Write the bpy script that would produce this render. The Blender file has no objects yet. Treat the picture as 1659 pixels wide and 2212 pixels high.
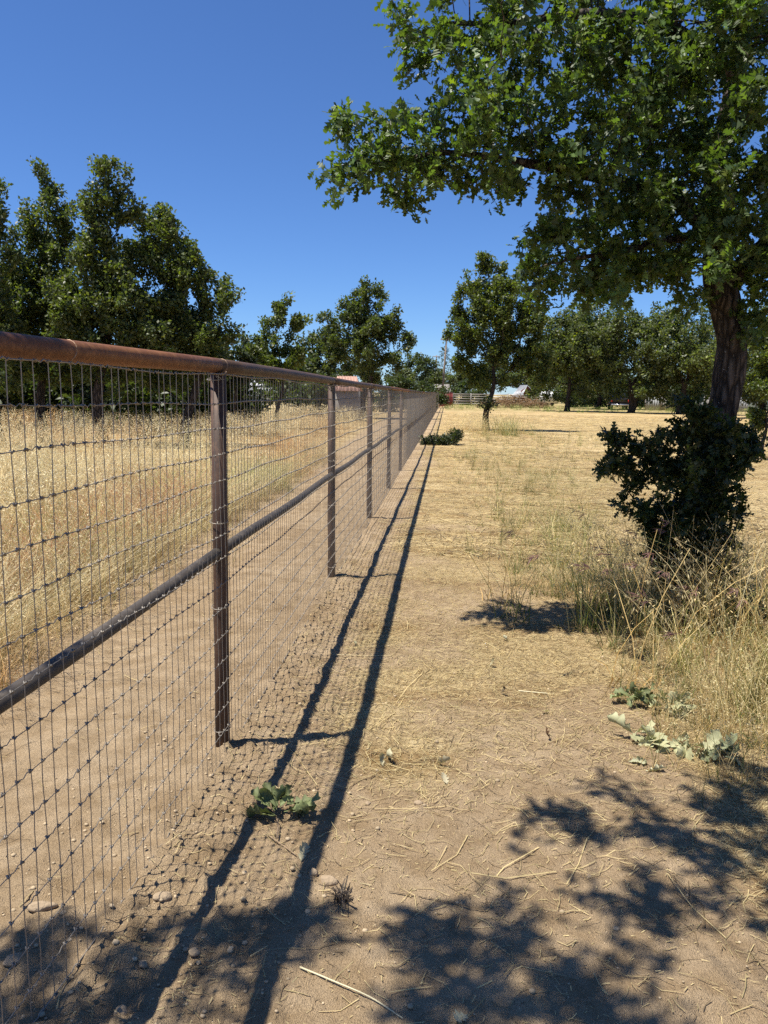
import bpy, math, random
import numpy as np
from mathutils import Matrix, Vector

random.seed(7)
rng = np.random.default_rng(7)
scene = bpy.context.scene
COL = scene.collection

# ------------------------------------------------------------------ camera
FW, FH, FPX, CAMH = 1659.0, 2212.0, 1660.0, 1.48      # measured frame, focal length in those units, eye height


def _n(v):
    v = np.asarray(v, float)
    return v / np.linalg.norm(v)


_yc = _n([(960 - FW / 2) / FPX, -(855 - FH / 2) / FPX, -1])
_th = math.radians(1.5)
_zc = np.array([math.sin(_th), math.cos(_th), 0.0])
_zc = _n(_zc - _yc * (_zc @ _yc))
_xc = np.cross(_yc, _zc)
CR = np.array([_xc, _yc, _zc])                       # world = CR @ camera
cam_d = bpy.data.cameras.new('camera')
cam = bpy.data.objects.new('camera', cam_d)
COL.objects.link(cam)
cam_d.sensor_fit = 'VERTICAL'
cam_d.sensor_height = 24.0
cam_d.lens = 24.0 * FPX / FH
cam_d.clip_start = 0.05
cam_d.clip_end = 3000
M4 = Matrix.Identity(4)
for i in range(3):
    for j in range(3):
        M4[i][j] = CR[i, j]
M4[2][3] = CAMH
cam.matrix_world = M4
scene.camera = cam

# ------------------------------------------------------------------ sky, sun, exposure
SUN_L = _n([0.54, 0.215, -1.57])                      # direction the light travels
elev = math.asin(-SUN_L[2])
w = bpy.data.worlds.new('World')
scene.world = w
w.use_nodes = True
nt = w.node_tree
bg = nt.nodes['Background']
sky = nt.nodes.new('ShaderNodeTexSky')
sky.sky_type = 'NISHITA'
sky.sun_disc = False
sky.sun_elevation = elev
sky.sun_rotation = math.atan2(-SUN_L[0], -SUN_L[1])
sky.air_density = 0.9
sky.dust_density = 0.0
sky.ozone_density = 10.0
sky.altitude = 0
tint = nt.nodes.new('ShaderNodeMix'); tint.data_type = 'RGBA'; tint.blend_type = 'MULTIPLY'
tint.inputs[0].default_value = 1.0
tint.inputs[7].default_value = (0.80, 0.935, 1.13, 1)   # the phone's cool rendering of a clear sky
nt.links.new(sky.outputs[0], tint.inputs[6])
nt.links.new(tint.outputs[2], bg.inputs[0])
bg.inputs[1].default_value = 0.070
sun_d = bpy.data.lights.new('sun', 'SUN')
sun_d.energy = 5.0
sun_d.angle = math.radians(0.53)
sun_d.color = (1.0, 0.945, 0.845)
sun = bpy.data.objects.new('sun', sun_d)
COL.objects.link(sun)
sun.rotation_euler = Vector(SUN_L).to_track_quat('-Z', 'Y').to_euler()
scene.view_settings.view_transform = 'Standard'
scene.view_settings.look = 'None'
scene.view_settings.exposure = 0.86
scene.view_settings.gamma = 1.0
scene.view_settings.use_curve_mapping = False
scene.render.engine = 'CYCLES'
scene.cycles.max_bounces = 6
scene.cycles.diffuse_bounces = 3
scene.cycles.glossy_bounces = 2
scene.cycles.transmission_bounces = 3
scene.cycles.transparent_max_bounces = 4
scene.cycles.use_denoising = False
scene.cycles.caustics_reflective = False
scene.cycles.caustics_refractive = False


# ------------------------------------------------------------------ helpers
def P(u, v, Y):
    """point seen at frame position u, v and lying Y metres down the fence line"""
    d = CR @ np.array([(u - FW / 2) / FPX, -(v - FH / 2) / FPX, -1.0])
    return np.array([0, 0, CAMH]) + d * (Y / d[1])


def G(u, v, z=0.0):
    d = CR @ np.array([(u - FW / 2) / FPX, -(v - FH / 2) / FPX, -1.0])
    return np.array([0, 0, CAMH]) + d * ((z - CAMH) / d[2])


def _hash(ix, iy, s):
    h = (ix.astype(np.int64) * 374761393 + iy.astype(np.int64) * 668265263 + s * 1442695041) & 0xFFFFFFFF
    h = ((h ^ (h >> 13)) * 1274126177) & 0xFFFFFFFF
    return ((h ^ (h >> 16)) & 0xFFFF) / 65535.0


def vnoise(x, y, s=0):
    x = np.asarray(x, float); y = np.asarray(y, float)
    ix = np.floor(x); iy = np.floor(y)
    fx = x - ix; fy = y - iy
    fx = fx * fx * (3 - 2 * fx); fy = fy * fy * (3 - 2 * fy)
    ix = ix.astype(np.int64); iy = iy.astype(np.int64)
    a = _hash(ix, iy, s); b = _hash(ix + 1, iy, s); c = _hash(ix, iy + 1, s); d = _hash(ix + 1, iy + 1, s)
    return (a * (1 - fx) + b * fx) * (1 - fy) + (c * (1 - fx) + d * fx) * fy


def fbm(x, y, s=0, o=4):
    t = 0; a = 0.5
    for k in range(o):
        t = t + a * vnoise(x * 2 ** k, y * 2 ** k, s + k * 17); a *= 0.5
    return t


def sstep(a, b, x):
    t = np.clip((np.asarray(x, float) - a) / (b - a), 0, 1)
    return t * t * (3 - 2 * t)


FX = -0.905                                          # the fence line, about


def fdx(y):
    """how far the fence strays from FX: it runs a touch to the right and bends at the near post"""
    y = np.asarray(y, float)
    return np.where(y >= 2.96, -0.893 + 0.0035 * y, -0.8826 - 0.135 * (2.96 - y) / 3.05) - FX



def gbase(x, y):
    return 0.0042 * np.maximum(0, np.asarray(y, float) - 28)


def gz(x, y):
    x = np.asarray(x, float); y = np.asarray(y, float)
    dist = np.sqrt(x * x + y * y)
    near = 1 - sstep(6, 16, dist)
    z = gbase(x, y) + 0.05 * (fbm(x * 0.5, y * 0.5, 3, 2) - 0.37) * sstep(0.5, 3, np.abs(x - FX) + 0.6)
    loose = 0.55 + 0.8 * np.exp(-((x - FX - 0.12) / 0.3) ** 2)
    n1 = fbm(x * 5, y * 5, 11, 3) - 0.43
    n2 = np.maximum(0, vnoise(x * 22, y * 22, 31) - 0.52)
    n3 = np.maximum(0, vnoise(x * 48 + 3, y * 48, 37) - 0.5)
    z = z + near * (0.040 * n1 + loose * (0.042 * n2 + 0.030 * n3))
    z = z + 0.018 * np.exp(-((x - FX - 0.05) / 0.16) ** 2) * near
    return z


def straw_mask(x, y):
    x = np.asarray(x, float); y = np.asarray(y, float)
    n = fbm(x * 1.3, y * 1.3, 51, 4) / 0.93
    n2 = fbm(x * 0.35, y * 0.35, 61, 3) / 0.87
    right = sstep(5.0, 8.0, y + 1.6 * (x - 0.2)) * sstep(-0.75, 0.15, x + 0.45 * (n - 0.5) - 0.012 * np.minimum(y, 30) + 0.25)
    right = right * (0.35 + 0.65 * sstep(0.28, 0.5, n + 0.3 * n2))
    lane = (0.28 + 0.40 * sstep(0.40, 0.62, n)) * sstep(-0.75, -0.3, x) * sstep(2.0, 3.4, y)
    patch = 0.9 * np.exp(-(((x + 0.12) / 0.28) ** 2 + ((y - 3.0) / 0.30) ** 2))
    patch2 = 0.9 * np.exp(-(((x - 0.25) / 0.75) ** 2 + ((y - 6.3) / 0.8) ** 2))
    edge = 0.9 * sstep(0.75, 1.25, x + 0.3 * (n - 0.5)) * sstep(1.4, 2.4, y)
    left = 0.95 * sstep(2.1, 2.75, -x + 0.5 * (n - 0.5) - 0.03 * np.minimum(y, 40) + 0.1)
    m = np.maximum.reduce([right, lane, patch * (0.4 + n), patch2 * (0.4 + n), edge, left])
    return np.clip(m, 0, 1)


class MB:
    """collects triangles with vertex colours"""
    def __init__(s):
        s.v = []; s.f = []; s.c = []; s.n = 0

    def add(s, V, F, C=None):
        V = np.asarray(V, float).reshape(-1, 3); F = np.asarray(F, np.int64).reshape(-1, 3)
        s.v.append(V); s.f.append(F + s.n); s.n += len(V)
        if C is None:
            C = np.ones((len(V), 3))
        C = np.asarray(C, float)
        if C.ndim == 1:
            C = np.tile(C, (len(V), 1))
        s.c.append(C)

    def arrays(s):
        return np.concatenate(s.v), np.concatenate(s.f), np.concatenate(s.c)

    def quad(s, a, b, c, d, col=None):
        s.add([a, b, c, d], [[0, 1, 2], [0, 2, 3]], col)

    def box(s, x0, x1, y0, y1, z0, z1, col=None):
        V = [(x, y, z) for z in (z0, z1) for y in (y0, y1) for x in (x0, x1)]
        F = [(0, 2, 3), (0, 3, 1), (4, 5, 7), (4, 7, 6), (0, 1, 5), (0, 5, 4), (2, 6, 7), (2, 7, 3), (0, 4, 6), (0, 6, 2), (1, 3, 7), (1, 7, 5)]
        s.add(V, F, col)

    def tube(s, pts, rad, m=8, col=None, cap=True, jit=0.0, seed=0):
        pts = np.asarray(pts, float); k = len(pts)
        rad = np.broadcast_to(np.asarray(rad, float), (k,))
        d = np.gradient(pts, axis=0); d /= np.linalg.norm(d, axis=1)[:, None] + 1e-12
        ref = np.array([0.31, 0.95, 0.05]) if abs(d[:, 2]).mean() > 0.6 else np.array([0.02, 0.03, 1.0])
        a = np.cross(d, ref); a /= np.linalg.norm(a, axis=1)[:, None] + 1e-12
        b = np.cross(d, a)
        t = np.arange(m) * 2 * np.pi / m
        rr = rad[:, None] * np.ones((1, m))
        if jit:
            ang = np.cos(t)[None] * 3.1 + 5; ang2 = np.sin(t)[None] * 3.1
            L = np.arange(k)[:, None] * 0.35
            rr = rr * (1 + jit * (vnoise(ang * 1.3 + seed, ang2 * 1.3 + L, seed) + 0.6 * vnoise(ang * 4 + seed, ang2 * 4 + L * 0.6, seed + 5) - 0.8))
        V = pts[:, None] + rr[..., None] * (np.cos(t)[None, :, None] * a[:, None] + np.sin(t)[None, :, None] * b[:, None])
        i = np.arange(k - 1)[:, None] * m; j = np.arange(m)[None]; j2 = (j + 1) % m
        A = (i + j).ravel(); B = (i + j2).ravel(); C_ = (i + m + j2).ravel(); D = (i + m + j).ravel()
        F = np.concatenate([np.stack([A, B, C_], 1), np.stack([A, C_, D], 1)])
        V = V.reshape(-1, 3)
        if cap:
            V = np.concatenate([V, pts[[0, -1]]])
            c0 = k * m
            e = np.arange(m); e2 = (e + 1) % m
            F = np.concatenate([F, np.stack([np.full(m, c0), e2, e], 1), np.stack([np.full(m, c0 + 1), (k - 1) * m + e, (k - 1) * m + e2], 1)])
        s.add(V, F, col)

    def tile(s, T, pos, rz, sc, tint=None):
        V, F, C = T
        k = len(pos); n = len(V)
        c = np.cos(rz)[:, None]; q = np.sin(rz)[:, None]
        sc = np.asarray(sc, float)
        if sc.ndim == 1:
            sc = np.stack([sc, sc], 1)
        x = V[None, :, 0] * sc[:, :1]; y = V[None, :, 1] * sc[:, :1]; z = V[None, :, 2] * sc[:, 1:]
        O = np.stack([x * c - y * q + pos[:, :1], x * q + y * c + pos[:, 1:2], z + pos[:, 2:3]], 2).reshape(-1, 3)
        FF = (F[None] + (np.arange(k) * n)[:, None, None]).reshape(-1, 3)
        CC = np.tile(C, (k, 1))
        if tint is not None:
            CC = CC * np.repeat(tint, n, axis=0)
        s.add(O, FF, CC)

    def leaves(s, T, pos, d, nrm, size, col):
        V, F = T
        k = len(pos); n = len(V)
        d = d / (np.linalg.norm(d, axis=1)[:, None] + 1e-9)
        x = np.cross(d, nrm); x /= np.linalg.norm(x, axis=1)[:, None] + 1e-9
        nn = np.cross(x, d)
        Z = V[None, :, 2:3] * rng.uniform(-0.4, 1.6, (k, 1, 1)) if T is not None else 0
        O = pos[:, None] + size[:, None, None] * (V[None, :, 0:1] * x[:, None] + V[None, :, 1:2] * d[:, None] + Z * nn[:, None])
        FF = (F[None] + (np.arange(k) * n)[:, None, None]).reshape(-1, 3)
        s.add(O.reshape(-1, 3), FF, np.repeat(col, n, axis=0))

    def mesh(s, name, smooth=False):
        V, F, C = s.arrays()
        me = bpy.data.meshes.new(name)
        me.vertices.add(len(V)); me.loops.add(len(F) * 3); me.polygons.add(len(F))
        me.vertices.foreach_set('co', V.astype(np.float32).ravel())
        me.loops.foreach_set('vertex_index', F.astype(np.int32).ravel())
        me.polygons.foreach_set('loop_start', np.arange(0, len(F) * 3, 3, dtype=np.int32))
        if smooth:
            me.polygons.foreach_set('use_smooth', np.ones(len(F), bool))
        me.update(calc_edges=True)
        at = me.color_attributes.new('Col', 'FLOAT_COLOR', 'POINT')
        at.data.foreach_set('color', np.concatenate([C, np.ones((len(C), 1))], 1).astype(np.float32).ravel())
        return me

    def build(s, name, mat, parent=None, smooth=False):
        me = s.mesh(name, smooth)
        return link(name, me, mat, parent)


def link(name, me, mat, parent=None):
    if mat is not None and not me.materials:
        me.materials.append(mat)
    o = bpy.data.objects.new(name, me)
    COL.objects.link(o)
    o.parent = parent
    return o


def empty(name, loc=(0, 0, 0), rz=0.0):
    o = bpy.data.objects.new(name, None)
    COL.objects.link(o)
    o.location = [float(t) for t in loc]
    o.rotation_euler = (0, 0, rz)
    o.empty_display_size = 0.2
    return o


def tag(o, label, cat, group=None, kind=None):
    if label: o['label'] = label
    if cat: o['category'] = cat
    if group: o['group'] = group
    if kind: o['kind'] = kind
    return o


def copy_tree(o, parent=None):
    c = o.copy(); COL.objects.link(c); c.parent = parent
    for ch in list(o.children):
        copy_tree(ch, c)
    return c


# ------------------------------------------------------------------ materials
def new_mat(name):
    m = bpy.data.materials.new(name)
    m.use_nodes = True
    nt = m.node_tree
    b = nt.nodes['Principled BSDF']
    return m, nt, b


def node(nt, t, **kw):
    n = nt.nodes.new(t)
    for k, v in kw.items():
        setattr(n, k, v)
    return n


def mixc(nt, fac, a, b, mode='MIX'):
    n = nt.nodes.new('ShaderNodeMix'); n.data_type = 'RGBA'; n.blend_type = mode
    for sock, val in ((n.inputs[0], fac), (n.inputs[6], a), (n.inputs[7], b)):
        if hasattr(val, 'is_linked'):
            nt.links.new(val, sock)
        elif isinstance(val, (int, float)):
            sock.default_value = val
        else:
            sock.default_value = (*val, 1)
    return n.outputs[2]


def noise(nt, scale, detail=4, rough=0.6, vec=None):
    n = nt.nodes.new('ShaderNodeTexNoise')
    n.inputs['Scale'].default_value = scale; n.inputs['Detail'].default_value = detail; n.inputs['Roughness'].default_value = rough
    if vec is not None:
        nt.links.new(vec, n.inputs['Vector'])
    return n.outputs[0]


def ramp(nt, fac, p0, p1, c0=(0, 0, 0), c1=(1, 1, 1)):
    n = nt.nodes.new('ShaderNodeValToRGB')
    n.color_ramp.elements[0].position = p0; n.color_ramp.elements[1].position = p1
    n.color_ramp.elements[0].color = (*c0, 1); n.color_ramp.elements[1].color = (*c1, 1)
    nt.links.new(fac, n.inputs[0])
    return n.outputs[0]


def geo_pos(nt, scale=(1, 1, 1), obj=False):
    if obj:
        src = nt.nodes.new('ShaderNodeTexCoord').outputs['Object']
    else:
        src = nt.nodes.new('ShaderNodeNewGeometry').outputs['Position']
    mp = nt.nodes.new('ShaderNodeMapping')
    mp.inputs['Scale'].default_value = scale
    nt.links.new(src, mp.inputs['Vector'])
    return mp.outputs[0]


def bump(nt, b, h, strength=0.5, dist=0.01):
    n = nt.nodes.new('ShaderNodeBump')
    n.inputs['Strength'].default_value = strength; n.inputs['Distance'].default_value = dist
    nt.links.new(h, n.inputs['Height'])
    nt.links.new(n.outputs[0], b.inputs['Normal'])


def vcol(nt):
    n = nt.nodes.new('ShaderNodeVertexColor'); n.layer_name = 'Col'
    return n.outputs[0]


def leaf_mat(name, rough=0.38, transl=0.30, spec=0.5, tmul=(1.5, 1.7, 0.5)):
    m, nt, b = new_mat(name)
    c = vcol(nt)
    c2 = mixc(nt, noise(nt, 9, 2, vec=geo_pos(nt)), c, mixc(nt, 1.0, c, (0.72, 0.78, 0.75), 'MULTIPLY'))
    nt.links.new(c2, b.inputs['Base Color'])
    b.inputs['Roughness'].default_value = rough
    b.inputs['Specular IOR Level'].default_value = spec
    tr = nt.nodes.new('ShaderNodeBsdfTranslucent')
    nt.links.new(mixc(nt, 1.0, c, tmul, 'MULTIPLY'), tr.inputs[0])
    mx = nt.nodes.new('ShaderNodeMixShader'); mx.inputs[0].default_value = transl
    nt.links.new(b.outputs[0], mx.inputs[1]); nt.links.new(tr.outputs[0], mx.inputs[2])
    nt.links.new(mx.outputs[0], nt.nodes['Material Output'].inputs[0])
    return m


def simple_mat(name, col, rough=0.7, metal=0.0, var=0.25, scale=6.0, bmp=0.0, spec=0.4, use_v=False):
    m, nt, b = new_mat(name)
    n = noise(nt, scale, 5, 0.6, geo_pos(nt, obj=True))
    base = mixc(nt, n, tuple(c * (1 - var) for c in col), tuple(min(1, c * (1 + var)) for c in col))
    if use_v:
        base = mixc(nt, 1.0, base, vcol(nt), 'MULTIPLY')
    nt.links.new(base, b.inputs['Base Color'])
    b.inputs['Roughness'].default_value = rough; b.inputs['Metallic'].default_value = metal
    b.inputs['Specular IOR Level'].default_value = spec
    if bmp:
        bump(nt, b, n, bmp, 0.01)
    return m


def ground_mat():
    m, nt, b = new_mat('earth')
    p = geo_pos(nt)
    big = noise(nt, 0.9, 5, 0.6, p); mid = noise(nt, 7, 5, 0.65, p); fine = noise(nt, 90, 4, 0.7, p); grit = noise(nt, 330, 2, 0.6, p)
    dirt = mixc(nt, ramp(nt, big, 0.3, 0.7), (0.345, 0.250, 0.150), (0.465, 0.355, 0.230))
    dirt = mixc(nt, ramp(nt, mid, 0.38, 0.66), dirt, mixc(nt, 1.0, dirt, (0.72, 0.68, 0.62), 'MULTIPLY'))
    dirt = mixc(nt, ramp(nt, fine, 0.35, 0.75), dirt, mixc(nt, 1.0, dirt, (1.22, 1.22, 1.2), 'MULTIPLY'))
    dirt = mixc(nt, ramp(nt, grit, 0.3, 0.45), mixc(nt, 1.0, dirt, (0.62, 0.6, 0.58), 'MULTIPLY'), dirt)
    # thatch of cut straw: fibres in two directions
    f1 = noise(nt, 1, 5, 0.7, geo_pos(nt, (7, 60, 1))); f2 = noise(nt, 1, 5, 0.7, geo_pos(nt, (38, 14, 1)))
    fib = mixc(nt, 0.5, f1, f2)
    tone = mixc(nt, ramp(nt, noise(nt, 0.5, 4, 0.6, p), 0.35, 0.65), (0.48, 0.365, 0.19), (0.64, 0.51, 0.29))
    st = mixc(nt, ramp(nt, fib, 0.40, 0.58), mixc(nt, 1.0, tone, (0.5, 0.44, 0.38), 'MULTIPLY'), tone)
    rows_ = noise(nt, 1, 5, 0.65, geo_pos(nt, (0.3, 1.3, 1)))
    st = mixc(nt, ramp(nt, rows_, 0.47, 0.62), st, mixc(nt, 1.0, st, (0.64, 0.55, 0.46), 'MULTIPLY'))
    st = mixc(nt, ramp(nt, noise(nt, 1.6, 5, 0.7, p), 0.52, 0.66), st, mixc(nt, 1.0, st, (0.74, 0.72, 0.66), 'MULTIPLY'))
    v = nt.nodes.new('ShaderNodeSeparateColor')
    nt.links.new(vcol(nt), v.inputs[0])
    a = nt.nodes.new('ShaderNodeMath'); a.operation = 'MULTIPLY_ADD'
    nt.links.new(fine, a.inputs[0]); a.inputs[1].default_value = 0.7
    nt.links.new(v.outputs[0], a.inputs[2])
    base = mixc(nt, ramp(nt, a.outputs[0], 0.6, 0.95), dirt, st)
    gr = mixc(nt, ramp(nt, mid, 0.4, 0.65), (0.10, 0.115, 0.035), (0.27, 0.235, 0.09))
    gm = nt.nodes.new('ShaderNodeMath'); gm.operation = 'MULTIPLY'
    nt.links.new(v.outputs[1], gm.inputs[0]); nt.links.new(ramp(nt, noise(nt, 1.7, 5, 0.7, p), 0.38, 0.62), gm.inputs[1])
    base = mixc(nt, gm.outputs[0], base, gr)
    nt.links.new(base, b.inputs['Base Color'])
    b.inputs['Roughness'].default_value = 0.95; b.inputs['Specular IOR Level'].default_value = 0.1
    h = nt.nodes.new('ShaderNodeMath'); h.operation = 'ADD'
    nt.links.new(fine, h.inputs[0]); nt.links.new(grit, h.inputs[1])
    bump(nt, b, h.outputs[0], 1.0, 0.012)
    return m


def rust_mat(name, base, spot, dark, vertical=False):
    m, nt, b = new_mat(name)
    p = geo_pos(nt, (9, 9, 2.0) if vertical else (9, 1.6, 9))
    n1 = noise(nt, 1.0, 6, 0.65, p); n2 = noise(nt, 25, 5, 0.7, geo_pos(nt))
    c = mixc(nt, ramp(nt, n1, 0.35, 0.65), dark, base)
    c = mixc(nt, ramp(nt, n2, 0.5, 0.72), c, spot)
    nt.links.new(c, b.inputs['Base Color'])
    b.inputs['Roughness'].default_value = 0.62; b.inputs['Metallic'].default_value = 0.15
    b.inputs['Specular IOR Level'].default_value = 0.45
    bump(nt, b, n2, 0.25, 0.003)
    return m


def bark_mat():
    m, nt, b = new_mat('bark')
    p = geo_pos(nt, (34, 34, 7))
    vor = nt.nodes.new('ShaderNodeTexVoronoi'); vor.feature = 'DISTANCE_TO_EDGE'; vor.inputs['Scale'].default_value = 1.0
    nz = nt.nodes.new('ShaderNodeTexNoise'); nz.inputs['Scale'].default_value = 2.0; nz.inputs['Detail'].default_value = 5
    nt.links.new(p, nz.inputs['Vector'])
    mx = nt.nodes.new('ShaderNodeMix'); mx.data_type = 'VECTOR'; mx.inputs[0].default_value = 0.3
    nt.links.new(p, mx.inputs[4]); nt.links.new(nz.outputs[1], mx.inputs[5])
    nt.links.new(mx.outputs[1], vor.inputs['Vector'])
    plate = ramp(nt, vor.outputs[0], 0.02, 0.28)
    c = mixc(nt, plate, (0.022, 0.017, 0.014), (0.105, 0.084, 0.068))
    lich = ramp(nt, noise(nt, 55, 4, 0.6, geo_pos(nt)), 0.66, 0.72)
    c = mixc(nt, lich, c, (0.38, 0.37, 0.34))
    nt.links.new(c, b.inputs['Base Color'])
    b.inputs['Roughness'].default_value = 0.9; b.inputs['Specular IOR Level'].default_value = 0.15
    bump(nt, b, plate, 1.0, 0.02)
    return m


MAT = {}
MAT['earth'] = ground_mat()
MAT['oak_leaf'] = leaf_mat('oak_leaf', 0.48, 0.36, 0.42, (1.5, 1.7, 0.45))
MAT['far_leaf'] = leaf_mat('far_leaf', 0.48, 0.40, 0.45, (1.4, 1.6, 0.5))
MAT['dry_grass'] = leaf_mat('dry_grass', 0.55, 0.42, 0.35, (1.12, 1.08, 0.95))
MAT['bark'] = bark_mat()
MAT['rust_a'] = rust_mat('rusty_pipe', (0.205, 0.078, 0.024), (0.27, 0.115, 0.04), (0.105, 0.038, 0.014))
MAT['rust_b'] = rust_mat('brown_pipe', (0.098, 0.054, 0.032), (0.14, 0.075, 0.04), (0.05, 0.03, 0.02))
MAT['post'] = rust_mat('brown_post', (0.085, 0.045, 0.027), (0.12, 0.066, 0.038), (0.04, 0.022, 0.015), True)
MAT['midrail'] = rust_mat('grey_pipe', (0.075, 0.062, 0.05), (0.13, 0.108, 0.085), (0.035, 0.029, 0.025))
MAT['weld'] = simple_mat('weld', (0.30, 0.20, 0.13), 0.5, 0.4, 0.4, 80)
MAT['wire'] = simple_mat('galvanised_wire', (0.27, 0.24, 0.20), 0.5, 0.4, 0.25, 30)
MAT['stone'] = simple_mat('stone', (0.31, 0.235, 0.155), 0.95, 0, 0.4, 45, 0.9, 0.15)
MAT['wilted'] = leaf_mat('wilted_leaf', 0.62, 0.15, 0.3, (1.2, 1.3, 0.7))
MAT['twig'] = simple_mat('twig', (0.16, 0.115, 0.075), 0.85, 0, 0.3, 60)
MAT['steel'] = simple_mat('roof_steel', (0.36, 0.37, 0.385), 0.5, 0.35, 0.15, 3)
MAT['grey_wood'] = simple_mat('weathered_wood', (0.27, 0.25, 0.225), 0.9, 0, 0.35, 4)
MAT['red_paint'] = simple_mat('red_paint', (0.17, 0.022, 0.018), 0.7, 0, 0.3, 4)
MAT['white_paint'] = simple_mat('white_paint', (0.58, 0.585, 0.58), 0.6, 0, 0.08, 2)
MAT['dark'] = simple_mat('dark_void', (0.02, 0.02, 0.02), 0.9)
MAT['glass'] = simple_mat('dark_glass', (0.03, 0.035, 0.04), 0.1, 0, 0.1, 2, 0, 0.6)
MAT['rubber'] = simple_mat('rubber', (0.02, 0.02, 0.02), 0.85)
MAT['truck_paint'] = simple_mat('truck_paint', (0.035, 0.030, 0.032), 0.35, 0.2, 0.2, 3)
MAT['chrome'] = simple_mat('bumper', (0.45, 0.45, 0.46), 0.35, 0.8, 0.1, 5)
MAT['red_lens'] = simple_mat('red_lens', (0.45, 0.03, 0.02), 0.3, 0, 0.1, 5)
MAT['rust_roof'] = simple_mat('faded_red_roof', (0.40, 0.24, 0.19), 0.8, 0, 0.4, 2.5)
MAT['pole_wood'] = simple_mat('pole_wood', (0.22, 0.175, 0.135), 0.9, 0, 0.3, 5)
MAT['grey_wall'] = simple_mat('grey_wall', (0.33, 0.34, 0.34), 0.8, 0, 0.12, 2)
MAT['teal_wall'] = simple_mat('pale_teal_wall', (0.42, 0.52, 0.49), 0.7, 0, 0.08, 2)

# ------------------------------------------------------------------ the ground: one sheet to the horizon
def axis(lo, hi, step, out_lo, out_hi, ratio):
    a = list(np.arange(lo, hi + 1e-6, step))
    s = step; t = a[-1]
    while t < out_hi:
        s *= ratio; t += s; a.append(t)
    s = step; t = a[0]; pre = []
    while t > out_lo:
        s *= ratio; t -= s; pre.append(t)
    return np.array(pre[::-1] + a)


gx = axis(-2.6, 1.8, 0.018, -900, 900, 1.14)
gy = axis(1.3, 5.0, 0.020, -60, 1500, 1.08)
XX, YY = np.meshgrid(gx, gy)
ZZ = gz(XX, YY)
sm = straw_mask(XX, YY)
green = np.clip(sstep(62, 76, YY) * sstep(-0.7, 0.2, XX) + 0.55 * sstep(5.5, 9, YY) * sstep(0.5, 1.4, XX) * (1 - sstep(12, 22, YY) * 0.55) * (1 - sstep(2.2, 3.4, XX)) + 0.35 * sstep(20, 34, YY) * sstep(3, 6, XX) * (1 - sstep(40, 55, YY)), 0, 1)
green = green * (0.3 + 1.1 * fbm(XX * 0.6, YY * 0.25, 91, 3))
gc = np.stack([sm, np.clip(green, 0, 1), np.zeros_like(sm)], 2).reshape(-1, 3)
ny, nx = XX.shape
ii = (np.arange(ny - 1)[:, None] * nx + np.arange(nx - 1)[None]).ravel()
GF = np.concatenate([np.stack([ii, ii + 1, ii + nx + 1], 1), np.stack([ii, ii + nx + 1, ii + nx], 1)])
mb = MB(); mb.add(np.stack([XX, YY, ZZ], 2).reshape(-1, 3), GF, gc)
ground = mb.build('ground', MAT['earth'], smooth=True)
tag(ground, 'tan bare dirt lane running into mown straw field', None, kind='structure')

# ------------------------------------------------------------------ pipe and wire fence
SP, N_POST, Y0 = 3.05, 28, 2.96 - 3.05
RAIL_Z, MID_Z, PR = 1.583, 0.845, 0.0300
fence = empty('pipe_fence', (FX, Y0, 0))
tag(fence, 'long rusty pipe fence with galvanised wire mesh running into the distance', 'fence')


def fb(y):
    return float(gbase(0, y))


def loc(V):
    return V - np.array([FX, Y0, 0])


post_b = MB(); post_b.tube([(0, 0, -0.25), (0, 0, 0.4), (0, 0, 0.9), (0, 0, 1.552)], PR, 18)
post_me = post_b.mesh('post', True)
cap_w = MB()
tt = np.linspace(0, 2 * np.pi, 15)
cap_w.tube(np.stack([PR * 1.04 * np.cos(tt), PR * 1.04 * np.sin(tt), 1.548 + 0.012 * np.cos(tt) ** 2], 1), 0.003, 5)
weld_me = cap_w.mesh('weld_bead', True)
posts_y = [Y0 + SP * k for k in range(N_POST)]
leanr = random.Random(3)
for k, y in enumerate(posts_y):
    o = link('post', post_me, MAT['post'], fence)
    o.location = (float(fdx(y)), y - Y0, fb(y))
    o.rotation_euler = (leanr.uniform(-.004, .004), leanr.uniform(-.004, .004) + (0.004 if k == 1 else 0), leanr.uniform(0, 6))
    if k < 9:
        wd = link('weld_bead', weld_me, MAT['weld'], o)
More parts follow.
